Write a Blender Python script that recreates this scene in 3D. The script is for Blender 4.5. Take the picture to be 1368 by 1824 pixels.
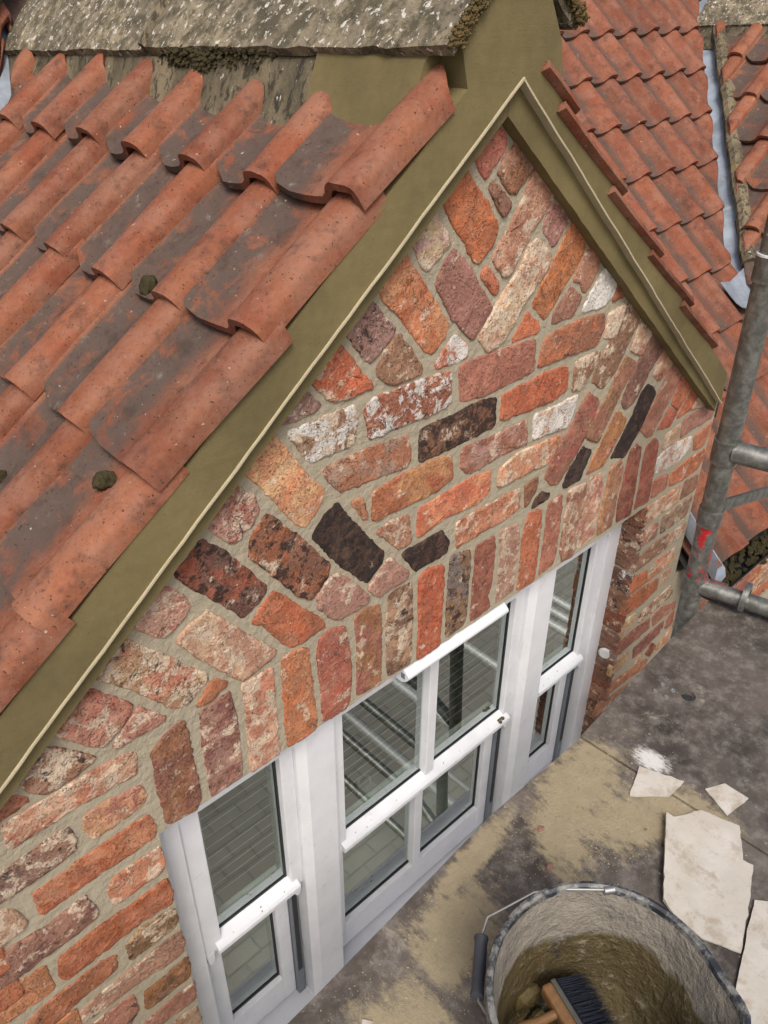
import bpy, bmesh, math, random
from mathutils import Vector, Matrix, noise
random.seed(11)
for o in list(bpy.data.objects): bpy.data.objects.remove(o, do_unlink=True)
scn = bpy.context.scene
COL = scn.collection

# ------------------------------------------------------------ camera, sky, sun, exposure
cd = bpy.data.cameras.new('Camera'); cam = bpy.data.objects.new('Camera', cd); COL.objects.link(cam)
cd.sensor_fit = 'VERTICAL'; cd.sensor_height = 36.0; cd.lens = 1440.0/1824.0*36.0
cd.clip_start = 0.02; cd.clip_end = 400.0
RX = Vector((0.729235, -0.684248, 0.004506)); DN = Vector((-0.367252, -0.396937, -0.841170)); FW = Vector((0.577358, 0.611756, -0.540752))
cam.matrix_world = Matrix(((RX.x, -DN.x, -FW.x, 0.0), (RX.y, -DN.y, -FW.y, -0.95), (RX.z, -DN.z, -FW.z, 0.0), (0, 0, 0, 1)))
scn.camera = cam
SUN_EL, SUN_AZ = math.radians(52), math.radians(-38)      # azimuth measured from -Y (in front of the wall) towards -X
sdir = Vector((math.sin(SUN_AZ)*math.cos(SUN_EL), -math.cos(SUN_AZ)*math.cos(SUN_EL), math.sin(SUN_EL)))
w = bpy.data.worlds.new('World'); scn.world = w; w.use_nodes = True
nt = w.node_tree; nt.nodes.clear()
sky = nt.nodes.new('ShaderNodeTexSky'); sky.sky_type = 'NISHITA'; sky.sun_disc = False
sky.sun_elevation = SUN_EL; sky.sun_rotation = math.atan2(sdir.x, sdir.y); sky.dust_density = 6.0; sky.air_density = 1.0; sky.ozone_density = 0.6
bg = nt.nodes.new('ShaderNodeBackground'); bg.inputs[1].default_value = 0.095
wo = nt.nodes.new('ShaderNodeOutputWorld'); nt.links.new(sky.outputs[0], bg.inputs[0]); nt.links.new(bg.outputs[0], wo.inputs[0])
sl = bpy.data.lights.new('sun', 'SUN'); sl.energy = 1.5; sl.angle = math.radians(20); sl.color = (1.0, 0.975, 0.94)
so = bpy.data.objects.new('sun', sl); COL.objects.link(so); so.rotation_euler = sdir.to_track_quat('Z', 'Y').to_euler()
scn.view_settings.view_transform = 'Standard'; scn.view_settings.look = 'None'; scn.view_settings.gamma = 1.0
scn.view_settings.use_curve_mapping = False; scn.view_settings.exposure = 0.56
scn.render.engine = 'CYCLES'
scn.cycles.max_bounces = 6; scn.cycles.diffuse_bounces = 3; scn.cycles.glossy_bounces = 3; scn.cycles.transparent_max_bounces = 8; scn.cycles.transmission_bounces = 2

# ------------------------------------------------------------ small helpers
def hexc(h):
    def f(v):
        v /= 255.0
        return v/12.92 if v <= 0.04045 else ((v+0.055)/1.055)**2.4
    return tuple(f(int(h[i:i+2], 16)) for i in (0, 2, 4))
WM = {}; WL = {}                                   # world origin of every object that has children
def link(o, loc=(0, 0, 0), parent=None, mat4=None):
    COL.objects.link(o)
    pl = WL.get(parent.name, Vector()) if parent else Vector()
    if mat4 is not None:
        m = mat4.copy(); m.translation = m.translation - pl; o.matrix_local = m; WL[o.name] = mat4.translation.copy(); WM[o.name] = mat4.copy()
    else:
        o.location = Vector(loc) - pl; WL[o.name] = Vector(loc)
    if parent: o.parent = parent
    return o
def tag(o, label=None, cat=None, group=None, kind=None):
    if label: o['label'] = label
    if cat: o['category'] = cat
    if group: o['group'] = group
    if kind: o['kind'] = kind
    return o
def thing(name, loc, label, cat, group=None):
    o = bpy.data.objects.new(name, None); o.empty_display_size = 0.1
    link(o, loc); return tag(o, label, cat, group)
class MB:
    def __init__(s): s.v = []; s.f = []
    def add(s, vs, fs):
        n = len(s.v); s.v += [tuple(v) for v in vs]; s.f += [tuple(i+n for i in f) for f in fs]; return s
    def box(s, x0, x1, y0, y1, z0, z1):
        return s.add([(x0,y0,z0),(x1,y0,z0),(x1,y1,z0),(x0,y1,z0),(x0,y0,z1),(x1,y0,z1),(x1,y1,z1),(x0,y1,z1)],
                     [(0,3,2,1),(4,5,6,7),(0,1,5,4),(1,2,6,5),(2,3,7,6),(3,0,4,7)])
    def prism(s, pts, y0, y1):              # polygon in x,z (ccw seen from -y), extruded from y0 (front) to y1
        n = len(pts)
        s.add([(x, y0, z) for x, z in pts]+[(x, y1, z) for x, z in pts],
              [tuple(range(n)), tuple(range(2*n-1, n-1, -1))]+[(i, i+n, (i+1) % n+n, (i+1) % n) for i in range(n)])
        return s
    def slab(s, pts, z0, z1):               # polygon in x,y (ccw from above)
        n = len(pts)
        s.add([(x, y, z1) for x, y in pts]+[(x, y, z0) for x, y in pts],
              [tuple(range(n)), tuple(range(2*n-1, n-1, -1))]+[(i, i+n, (i+1) % n+n, (i+1) % n) for i in range(n)])
        return s
    def tube(s, pts, r, seg=16, caps=True):
        pts = [Vector(p) for p in pts]; rr = r if isinstance(r, (list, tuple)) else [r]*len(pts)
        rings = []; prev = None
        for i, p in enumerate(pts):
            t = (pts[min(i+1, len(pts)-1)]-pts[max(i-1, 0)])
            if t.length < 1e-9: t = Vector((0, 0, 1))
            t.normalize()
            if prev is None:
                a = Vector((0, 0, 1)) if abs(t.z) < .9 else Vector((1, 0, 0)); u = t.cross(a).normalized()
            else:
                u = (prev - t*prev.dot(t)).normalized()
            prev = u; q = t.cross(u)
            rings.append([p+(u*math.cos(2*math.pi*k/seg)+q*math.sin(2*math.pi*k/seg))*rr[i] for k in range(seg)])
        vs = [v for R_ in rings for v in R_]; fs = []
        for i in range(len(rings)-1):
            for k in range(seg):
                fs.append((i*seg+k, i*seg+(k+1) % seg, (i+1)*seg+(k+1) % seg, (i+1)*seg+k))
        if caps: fs += [tuple(range(seg-1, -1, -1)), tuple(range((len(rings)-1)*seg, len(rings)*seg))]
        return s.add(vs, fs)
    def lathe(s, prof, c, seg=48, rfun=None):       # prof: list of (r, z)
        vs = []; fs = []
        for r, z in prof:
            for k in range(seg):
                a = 2*math.pi*k/seg; rr = r*(rfun(a, z) if rfun else 1)
                vs.append((c[0]+rr*math.cos(a), c[1]+rr*math.sin(a), c[2]+z))
        for i in range(len(prof)-1):
            for k in range(seg): fs.append((i*seg+k, i*seg+(k+1) % seg, (i+1)*seg+(k+1) % seg, (i+1)*seg+k))
        return s.add(vs, fs)
    def mesh(s, name, mat, smooth=False, bev=None):
        me = bpy.data.meshes.new(name); me.from_pydata(s.v, [], s.f)
        bm = bmesh.new(); bm.from_mesh(me); bmesh.ops.recalc_face_normals(bm, faces=bm.faces)
        if bev:
            es = [e for e in bm.edges if len(e.link_faces) == 2 and e.calc_face_angle(0) > 0.6]
            bmesh.ops.bevel(bm, geom=es, offset=bev, segments=2, affect='EDGES', profile=0.5, clamp_overlap=True)
        bm.to_mesh(me); bm.free()
        me.materials.append(mat)
        if smooth:
            for p in me.polygons: p.use_smooth = True
            me.set_sharp_from_angle(angle=math.radians(38))
        return me
    def obj(s, name, mat, parent=None, smooth=False, bev=None, loc=None, **tg):
        if loc is None:                                # origin at the mesh centre
            n = len(s.v); loc = Vector((sum(v[0] for v in s.v)/n, sum(v[1] for v in s.v)/n, min(v[2] for v in s.v)))
        loc = Vector(loc); s.v = [(v[0]-loc.x, v[1]-loc.y, v[2]-loc.z) for v in s.v]
        o = bpy.data.objects.new(name, s.mesh(name, mat, smooth, bev)); link(o, loc, parent); return tag(o, **tg)
def holed(outer, holes, y0, y1):             # x,z polygon with holes, extruded in y
    def cap(y):
        bm = bmesh.new(); es = []
        for lp in [outer]+holes:
            vs = [bm.verts.new((x, y, z)) for x, z in lp]
            es += [bm.edges.new((vs[i], vs[(i+1) % len(vs)])) for i in range(len(vs))]
        bmesh.ops.triangle_fill(bm, use_beauty=True, use_dissolve=False, edges=es)
        bm.verts.ensure_lookup_table(); bm.verts.index_update()
        V = [tuple(v.co) for v in bm.verts]; F = [tuple(v.index for v in f.verts) for f in bm.faces]; bm.free(); return V, F
    m = MB(); m.add(*cap(y0)); m.add(*cap(y1))
    for lp in [outer]+holes:
        n = len(lp); m.add([(x, y0, z) for x, z in lp]+[(x, y1, z) for x, z in lp], [(i, i+n, (i+1) % n+n, (i+1) % n) for i in range(n)])
    bm = bmesh.new()
    return m
def jag(a, b, n, amp, seed):                 # points from a to b with a hand-made wobble
    r = random.Random(seed); d = Vector(b)-Vector(a); nn = Vector((-d.y, d.x)).normalized(); out = []
    for i in range(n):
        t = i/n; p = Vector(a)+d*t
        k = 0 if i == 0 else amp*(noise.noise((t*7+seed*3.1, seed, 0))+.4*r.uniform(-1, 1))
        out.append((p.x+nn.x*k, p.y+nn.y*k))
    return out

# ------------------------------------------------------------ materials
class NT:
    def __init__(s, name):
        s.m = bpy.data.materials.new(name); s.m.use_nodes = True; s.t = s.m.node_tree; s.t.nodes.clear()
        s.out = s.n('ShaderNodeOutputMaterial'); s.b = s.n('ShaderNodeBsdfPrincipled'); s.l(s.b.outputs[0], s.out.inputs[0])
    def n(s, ty, **k):
        x = s.t.nodes.new(ty)
        for a, v in k.items(): setattr(x, a, v)
        return x
    def l(s, a, b): s.t.links.new(a, b)
    def put(s, sock, v):
        if hasattr(v, 'is_output') or isinstance(v, bpy.types.NodeSocket): s.l(v, sock)
        elif v is not None:
            if sock.type == 'RGBA' and len(v) == 3: v = (*v, 1)
            sock.default_value = v
    def co(s, kind='Object'): return s.n('ShaderNodeTexCoord').outputs[kind]
    def rnd(s): return s.n('ShaderNodeObjectInfo').outputs['Random']
    def vm(s, op, a, b):
        x = s.n('ShaderNodeVectorMath', operation=op); s.put(x.inputs[0], a)
        if op == 'SCALE': s.put(x.inputs[3], b)
        else: s.put(x.inputs[1], b)
        return x.outputs[0]
    def shifted(s, kind='Object', k=37.0):      # object coords moved by a per-object random amount
        c = s.n('ShaderNodeCombineXYZ'); r = s.rnd()
        for i, f in enumerate((k, k*1.7, -k*2.3)): s.l(s.mth('MULTIPLY', r, f), c.inputs[i])
        return s.vm('ADD', s.co(kind), c.outputs[0])
    def noise(s, scale, vec=None, det=4, rough=.55, dist=0.0, col=False):
        x = s.n('ShaderNodeTexNoise'); x.inputs['Scale'].default_value = scale; x.inputs['Detail'].default_value = det
        x.inputs['Roughness'].default_value = rough; x.inputs['Distortion'].default_value = dist
        if vec is not None: s.l(vec, x.inputs['Vector'])
        return x.outputs[1 if col else 0]
    def vor(s, scale, vec=None, feat='F1', out=0, rnd=1.0):
        x = s.n('ShaderNodeTexVoronoi'); x.feature = feat; x.inputs['Scale'].default_value = scale; x.inputs['Randomness'].default_value = rnd
        if vec is not None: s.l(vec, x.inputs['Vector'])
        return x.outputs[out]
    def mth(s, op, a, b=None, c=None, clamp=False):
        x = s.n('ShaderNodeMath', operation=op, use_clamp=clamp)
        for i, v in enumerate((a, b, c)):
            if v is not None: s.put(x.inputs[i], v)
        return x.outputs[0]
    def step(s, v, a, b, lo=0.0, hi=1.0):        # smooth ramp of v from a to b
        x = s.n('ShaderNodeMapRange', interpolation_type='SMOOTHSTEP'); s.put(x.inputs[0], v); s.put(x.inputs[1], a); s.put(x.inputs[2], b)
        x.inputs[3].default_value = lo; x.inputs[4].default_value = hi; return x.outputs[0]
    def mix(s, f, a, b, bl='MIX'):
        x = s.n('ShaderNodeMix', data_type='RGBA', blend_type=bl); s.put(x.inputs[0], f); s.put(x.inputs[6], a); s.put(x.inputs[7], b); return x.outputs[2]
    def attr(s, nm):
        x = s.n('ShaderNodeAttribute', attribute_type='OBJECT'); x.attribute_name = nm; return x
    def bump(s, h, strength=.5, dist=.002, prev=None):
        x = s.n('ShaderNodeBump'); x.inputs['Strength'].default_value = strength; x.inputs['Distance'].default_value = dist
        s.l(h, x.inputs['Height'])
        if prev is not None: s.l(prev, x.inputs['Normal'])
        return x.outputs[0]
    def done(s, col=None, rough=.8, nrm=None, metal=0.0, spec=None, **kw):
        s.put(s.b.inputs['Base Color'], col); s.put(s.b.inputs['Roughness'], rough); s.put(s.b.inputs['Metallic'], metal)
        if spec is not None: s.b.inputs['Specular IOR Level'].default_value = spec
        if nrm is not None: s.l(nrm, s.b.inputs['Normal'])
        for k, v in kw.items(): s.put(s.b.inputs[k], v)
        return s.m
    def sep(s, v):
        x = s.n('ShaderNodeSeparateXYZ'); s.l(v, x.inputs[0]); return x.outputs
M = {}
def mat_brick():
    t = NT('old_brick'); p = t.shifted()
    base, alt = t.attr('tone').outputs['Color'], t.attr('tone_alt').outputs['Color']
    lime, soot, paint = (t.attr(n).outputs['Fac'] for n in ('lime', 'soot', 'paint'))
    n1 = t.noise(17, p, 3, .66, .4); n2 = t.noise(95, p, 3, .72); n3 = t.noise(27, p, 5, .70, .15); n4 = t.noise(240, p, 2, .7); n5 = t.noise(42, p, 4, .72, .4)
    c = t.mix(t.step(n1, .42, .60), base, alt)
    c = t.mix(t.step(n5, .35, .65, .05, .42), c, t.mix(n1, hexc('7a4636'), hexc('cda684')))
    c = t.mix(1.0, c, t.mix(n2, (.56, .54, .53), (1.42, 1.41, 1.39)), 'MULTIPLY')
    th = t.mth('SUBTRACT', .665, t.mth('MULTIPLY', lime, .034))
    c = t.mix(t.mth('MULTIPLY', t.step(n3, th, t.mth('ADD', th, .07)), .74), c, t.mix(n2, hexc('b39c82'), hexc('e6d8c0')))
    th = t.mth('SUBTRACT', .76, t.mth('MULTIPLY', soot, .056))
    c = t.mix(t.mth('MULTIPLY', t.step(n5, th, t.mth('ADD', th, .12)), .86), c, (.016, .014, .016, 1))
    n6 = t.noise(24, t.vm('ADD', p, (9.1, 3.3, 5.7)), 5, .78, .6)
    th = t.mth('SUBTRACT', .80, t.mth('MULTIPLY', paint, .046))
    c = t.mix(t.mth('MULTIPLY', t.step(n6, th, t.mth('ADD', th, .06)), .94), c, t.mix(n2, hexc('bdb6ac'), hexc('e6e3de')))
    pit = t.step(n4, .30, .42); c = t.mix(pit, t.mix(.7, c, (.045, .028, .022, 1)), c)
    big_ = t.noise(9, t.vm('ADD', p, (3.0, 1.0, 7.0)), 2, .5)
    ridge_ = t.mth('ABSOLUTE', t.mth('SUBTRACT', t.noise(13, p, 4, .66, .5), .5))     # thin wandering cracks and flaked edges
    crk = t.mth('MAXIMUM', t.step(ridge_, .0, .010), t.step(big_, .42, .5)); c = t.mix(crk, t.mix(.6, c, (.05, .028, .022, 1)), c)
    flake = t.step(t.noise(23, p, 5, .72, .2), .45, .56)
    c = t.mix(1.0, c, t.mix(flake, (.86, .84, .84), (1.08, 1.08, 1.08)), 'MULTIPLY')
    hgt = t.mth('ADD', t.mth('ADD', t.mth('MULTIPLY', flake, .4), t.mth('MULTIPLY', n2, .75)), t.mth('MULTIPLY', crk, .25))
    b = t.bump(hgt, 1.0, .0036); b = t.bump(t.mth('ADD', n4, t.mth('MULTIPLY', pit, .5)), .8, .002, b)
    hs = t.n('ShaderNodeHueSaturation'); hs.inputs['Saturation'].default_value = .93; hs.inputs['Value'].default_value = 1.05; t.l(c, hs.inputs['Color'])
    return t.done(hs.outputs[0], t.step(soot, 5.0, 8.0, .93, .62), b, spec=.25)
def mat_mortar():
    t = NT('sand_mortar'); p = t.co('Object')
    n = t.noise(7, p, 4); g = t.noise(420, p, 3, .7); k = t.noise(45, p, 4, .6)
    c = t.mix(n, hexc('a19782'), hexc('b3aa96')); c = t.mix(t.step(k, .35, .7), c, hexc('a89e8a'))
    c = t.mix(1.0, c, t.mix(g, (.66, .66, .66), (1.30, 1.30, 1.30)), 'MULTIPLY')
    c = t.mix(t.step(t.noise(700, p, 2), .68, .76), c, hexc('6a5a44'))
    b = t.bump(k, 1.0, .007); b = t.bump(g, .8, .0016, b); return t.done(c, .95, b, spec=.15)
def mat_render():
    t = NT('fresh_olive_render'); p = t.co('Object')
    n = t.noise(5, p, 4, .55); g = t.noise(500, p, 2, .6); k = t.noise(60, p, 5, .6)
    c = t.mix(t.step(n, .3, .7), hexc('695f42'), hexc('7b6f4d')); c = t.mix(1.0, c, t.mix(k, (.84, .84, .84), (1.15, 1.15, 1.15)), 'MULTIPLY'); c = t.mix(1.0, c, t.mix(t.noise(14, p, 5, .65), (.86, .86, .85), (1.13, 1.13, 1.13)), 'MULTIPLY')
    c = t.mix(1.0, c, t.mix(g, (.86, .86, .86), (1.14, 1.14, 1.14)), 'MULTIPLY')
    sw = t.n('ShaderNodeMapping'); sw.inputs['Rotation'].default_value = (0, .68, 0); sw.inputs['Scale'].default_value = (.25, 1, 2.4); t.l(p, sw.inputs[0]); tw = t.noise(26, sw.outputs[0], 4, .6, .4)
    c = t.mix(1.0, c, t.mix(tw, (.955, .955, .95), (1.045, 1.045, 1.045)), 'MULTIPLY'); c = t.mix(t.step(t.noise(330, p, 2), .70, .76), c, hexc('4f4730'))
    b = t.bump(tw, .25, .003); b = t.bump(g, .6, .001, b); return t.done(c, .92, b, spec=.2)
def mat_tile(name, a, b_, pan, dark, wea, rollx):
    t = NT(name); o = t.co('Object'); p = t.shifted(); xyz = t.sep(o); x = xyz[0]; r = t.rnd()
    big = t.noise(7, p, 3, .6); mid = t.noise(26, p, 4, .72, .4); fine = t.noise(110, p, 3, .72)
    c = t.mix(t.step(big, .3, .7), a, b_)
    c = t.mix(1.0, c, t.mix(r, (.80, .80, .82), (1.16, 1.12, 1.08)), 'MULTIPLY')
    c = t.mix(1.0, c, t.mix(fine, (.66, .65, .65), (1.34, 1.33, 1.32)), 'MULTIPLY')
    inpan = t.mth('SUBTRACT', 1.0, t.step(t.mth('ADD', x, t.mth('MULTIPLY', t.mth('SUBTRACT', big, .5), .07)), rollx-.04, rollx+.015))
    inpan = t.mth('MULTIPLY', inpan, t.step(x, .002, .012))
    c = t.mix(t.mth('MULTIPLY', t.mth('SUBTRACT', 1.0, inpan), t.step(t.noise(11, t.vm('ADD', p, (6.0, 3.0, 9.0)), 4, .72), .40, .66, 0.0, .45)), c, hexc('94705f'))
    w1 = t.mth('MULTIPLY', inpan, t.step(t.noise(13, p, 4, .7, .5), .30, .50)); c = t.mix(t.mth('MULTIPLY', w1, wea), c, t.mix(mid, pan, tuple(min(1, v*1.7) for v in pan)))
    c = t.mix(t.mth('MULTIPLY', t.mth('MULTIPLY', inpan, wea), t.step(mid, .60, .74)), c, t.mix(fine, hexc('5d564d'), hexc('8c867a')))
    c = t.mix(t.mth('MULTIPLY', t.step(t.noise(19, t.vm('ADD', p, (2.0, 5.0, 1.0)), 4, .74), .50, .72), .6), c, dark)
    c = t.mix(t.step(t.noise(190, p, 3, .6), .62, .70), c, hexc('33281f'))
    c = t.mix(t.mth('MULTIPLY', t.step(t.noise(84, t.vm('ADD', p, (4.0, 1.0, 2.0)), 3, .65), .69, .74), .8), c, hexc('b9b3a4'))
    c = t.mix(t.mth('MULTIPLY', t.step(t.noise(33, t.vm('ADD', p, (1.0, 8.0, 2.0)), 3, .6), .775, .79), .9), c, hexc('b8872a'))
    b = t.bump(t.mth('ADD', mid, t.mth('MULTIPLY', fine, .5)), .5, .004); b = t.bump(t.noise(330, p, 2, .6), .4, .0009, b)
    return t.done(c, .86, b, spec=.25)
def mat_stone():
    t = NT('lichened_stone'); p = t.shifted()
    c = t.mix(t.step(t.noise(6, p, 5, .65), .35, .65), hexc('7d7463'), hexc('a0947b'))
    c = t.mix(t.mth('MULTIPLY', t.step(t.noise(26, p, 6, .72), .42, .58), .8), c, hexc('4f4a3a'))
    c = t.mix(t.mth('MULTIPLY', t.step(t.noise(70, p, 4, .7), .58, .68), .7), c, hexc('3a372e'))
    c = t.mix(t.step(t.noise(58, t.vm('ADD', p, (3.0, 7.0, 1.0)), 4, .72, .3), .58, .63), c, hexc('d2cec5'))
    c = t.mix(t.mth('MULTIPLY', t.step(t.noise(14, t.vm('ADD', p, (13.0, 2.0, 5.0)), 4, .6), .68, .76), .7), c, hexc('9c8a34'))
    b = t.bump(t.noise(70, p, 6, .72), .9, .008); b = t.bump(t.noise(300, p, 3, .6), .5, .0015, b); return t.done(c, .92, b, spec=.2)
def mat_oldbed():
    t = NT('weathered_bedding_mortar'); o = t.co('Object'); x = t.n('ShaderNodeMapping'); x.inputs['Scale'].default_value = (1, 1, .35); t.l(o, x.inputs[0]); p = x.outputs[0]
    c = t.mix(t.step(t.noise(9, p, 5, .6), .35, .65), hexc('857962'), hexc('5c5546'))
    c = t.mix(t.mth('MULTIPLY', t.step(t.noise(55, p, 6, .7, .4), .5, .6), .85), c, hexc('38352f'))
    c = t.mix(t.step(t.noise(60, t.vm('ADD', p, (3.0, 7.0, 1.0)), 4, .7), .66, .7), c, hexc('c9c6bb'))
    c = t.mix(t.mth('MULTIPLY', t.step(t.noise(12, t.vm('ADD', o, (13.0, 2.0, 5.0)), 4, .6), .64, .72), .8), c, hexc('8a7420'))
    b = t.bump(t.noise(40, o, 6, .7), .8, .008); return t.done(c, .95, b, spec=.15)
def mat_lead():
    t = NT('weathered_lead'); p = t.co('Object')
    c = t.mix(t.step(t.noise(9, p, 5, .6), .3, .7), hexc('7f8791'), hexc('a9b3c0')); c = t.mix(t.mth('MULTIPLY', t.step(t.noise(16, p, 5, .7), .58, .72), .6), c, hexc('c7c8c2'))
    b = t.bump(t.noise(8, p, 4, .6), .5, .012); b = t.bump(t.noise(120, p, 3), .25, .001, b); return t.done(c, .55, b, metal=.25)
def mat_white():
    t = NT('white_upvc'); p = t.co('Object')
    c = t.mix(t.step(t.noise(9, p, 5, .6), .35, .75), hexc('dfe1e6'), hexc('d3d5da')); c = t.mix(t.mth('MULTIPLY', t.step(t.noise(230, p, 2), .755, .77), .7), c, hexc('6a6254')); c = t.mix(t.mth('MULTIPLY', t.step(t.noise(34, p, 5, .75), .58, .74), .35), c, hexc('a39d90'))
    return t.done(c, .34, spec=.45)
def mat_plain(name, hx, rough=.6, metal=0.0, var=.12, sc=20, bump=.0, spec=None):
    t = NT(name); p = t.co('Object'); a = hexc(hx); n = t.noise(sc, p, 5, .6)
    c = t.mix(n, tuple(v*(1-var*1.6) for v in a), tuple(min(1, v*(1+var*1.6)) for v in a))
    return t.done(c, rough, t.bump(t.noise(sc*4, p, 4, .6), bump, .002) if bump else None, metal=metal, spec=spec)
def mat_glass():
    t = NT('window_glass'); t.t.nodes.remove(t.b)
    fr = t.n('ShaderNodeFresnel'); fr.inputs[0].default_value = 1.62
    gl = t.n('ShaderNodeBsdfGlossy'); gl.inputs['Roughness'].default_value = .015; gl.inputs[0].default_value = (.94, 1, .97, 1)
    tr = t.n('ShaderNodeBsdfTransparent'); tr.inputs[0].default_value = (.80, .86, .82, 1)
    mx = t.n('ShaderNodeMixShader'); ge = t.n('ShaderNodeNewGeometry'); t.l(t.mth('MULTIPLY', t.mth('MULTIPLY', fr.outputs[0], 3.0, clamp=True), t.mth('SUBTRACT', 1.0, ge.outputs['Backfacing'])), mx.inputs[0]); t.l(tr.outputs[0], mx.inputs[1]); t.l(gl.outputs[0], mx.inputs[2])
    t.l(mx.outputs[0], t.out.inputs[0]); return t.m
def mat_alu(name='dull_aluminium', red=False):
    t = NT(name); p = t.co('Object'); x = t.n('ShaderNodeMapping'); x.inputs['Scale'].default_value = (1, 1, .12); t.l(p, x.inputs[0])
    c = t.mix(t.step(t.noise(40, p, 5, .65), .35, .7), hexc('6a6b66'), hexc('979893')); c = t.mix(t.mth('MULTIPLY', t.step(t.noise(60, x.outputs[0], 5, .7), .55, .7), .6), c, hexc('5f5e58'))
    c = t.mix(t.step(t.noise(75, p, 4, .7), .68, .72), c, hexc('d8d8d2')); rgh = .46; mt = .75
    if red:
        rm = t.n('ShaderNodeMapping'); rm.inputs['Scale'].default_value = (1, 1, .3); t.l(p, rm.inputs[0]); k = t.step(t.mth('ADD', t.mth('MULTIPLY', t.noise(34, rm.outputs[0], 4, .7, .4), .6), t.mth('MULTIPLY', t.noise(75, p, 4, .75, .6), .4)), .515, .545); c = t.mix(k, c, hexc('b01c20')); mt = t.mth('MULTIPLY', t.mth('SUBTRACT', 1.0, k), .75)
    return t.done(c, rgh, t.bump(t.noise(140, p, 4, .6), .15, .001), metal=mt)
def mat_deck():
    t = NT('dusty_phenolic_plywood'); p = t.co('Object')
    n = t.noise(5, p, 6, .68, .3)
    c = t.mix(t.step(n, .3, .7), hexc('38332f'), hexc('645d57')); c = t.mix(t.mth('MULTIPLY', t.step(t.noise(26, p, 6, .76), .42, .72), .85), c, hexc('807b75'))
    # faint anti-slip mesh pressed into the film
    wv = t.n('ShaderNodeTexChecker'); wv.inputs[3].default_value = 420; t.l(p, wv.inputs[0])
    c = t.mix(t.mth('MULTIPLY', wv.outputs[1], .10), c, (.02, .018, .016, 1))
    # sand spilt on the sheet: heaps with their own outlines
    xyz = t.sep(p); tot = None
    for (cx, cy, rx, ry, rot) in SANDS:
        dx = t.mth('SUBTRACT', xyz[0], cx); dy = t.mth('SUBTRACT', xyz[1], cy); cr, sr = math.cos(rot), math.sin(rot)
        u = t.mth('ADD', t.mth('MULTIPLY', dx, cr/rx), t.mth('MULTIPLY', dy, sr/rx)); v = t.mth('SUBTRACT', t.mth('MULTIPLY', dy, cr/ry), t.mth('MULTIPLY', dx, sr/ry))
        d = t.mth('SUBTRACT', 1.0, t.mth('SQRT', t.mth('ADD', t.mth('MULTIPLY', u, u), t.mth('MULTIPLY', v, v))), None); d = t.mth('MAXIMUM', d, -.6)
        tot = d if tot is None else t.mth('MAXIMUM', tot, d)
    st = t.n('ShaderNodeMapping'); st.inputs['Rotation'].default_value = (0, 0, .5); st.inputs['Scale'].default_value = (3.2, 1, 1); t.l(p, st.inputs[0])
    msk = t.mth('ADD', t.mth('ADD', tot, t.mth('MULTIPLY', t.mth('SUBTRACT', t.noise(9, st.outputs[0], 6, .74, .3), .5), 2.0)), t.mth('MULTIPLY', t.mth('SUBTRACT', t.noise(60, p, 5, .7), .5), .9))
    sand = t.mix(t.noise(30, p, 5, .7), hexc('857b63'), hexc('aa9e82')); sand = t.mix(1.0, sand, t.mix(t.noise(600, p, 2), (.8, .8, .8), (1.2, 1.2, 1.2)), 'MULTIPLY')
    k = t.step(msk, -.08, .48); c = t.mix(t.mth('MULTIPLY', k, .9), c, sand)
    # pale plaster splashes and specks
    sp = t.step(t.noise(11, t.vm('ADD', p, (5.0, 2.0, 0.0)), 6, .7, .5), .60, .70); c = t.mix(t.mth('MULTIPLY', sp, .45), c, hexc('a9a294'))
    c = t.mix(t.step(t.noise(160, p, 2), .72, .75), c, hexc('b9b2a6'))
    dx = t.mth('SUBTRACT', xyz[0], 1.150); dy = t.mth('SUBTRACT', xyz[1], -.520); d = t.mth('SQRT', t.mth('ADD', t.mth('MULTIPLY', t.mth('MULTIPLY', dx, dx), 900), t.mth('MULTIPLY', t.mth('MULTIPLY', dy, dy), 420)))
    k2 = t.step(t.mth('ADD', d, t.mth('MULTIPLY', t.noise(70, st.outputs[0], 5, .75), 1.6)), 1.75, 1.2); c = t.mix(t.mth('MULTIPLY', k2, .85), c, hexc('d4d4d2'))
    b = t.bump(t.noise(180, p, 4, .65), .35, .0015); b = t.bump(t.mth('MULTIPLY', k, t.noise(90, p, 5, .7)), .6, .004, b)
    return t.done(c, t.mth('ADD', .55, t.mth('MULTIPLY', k, .4)), b, spec=.35)
def mat_bucket():
    t = NT('scuffed_black_plastic'); p = t.co('Object')
    c = t.mix(t.step(t.noise(14, p, 5, .65), .35, .7), hexc('22252b'), hexc('3a3f47')); c = t.mix(t.mth('MULTIPLY', t.step(t.noise(36, p, 6, .76), .44, .62), .8), c, hexc('8b8a84'))
    x = t.n('ShaderNodeMapping'); x.inputs['Scale'].default_value = (1, 1, .2); t.l(p, x.inputs[0]); c = t.mix(t.step(t.noise(120, x.outputs[0], 4, .6), .66, .7), c, hexc('7f858c'))
    return t.done(c, .5, t.bump(t.noise(90, p, 4), .3, .001))
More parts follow.
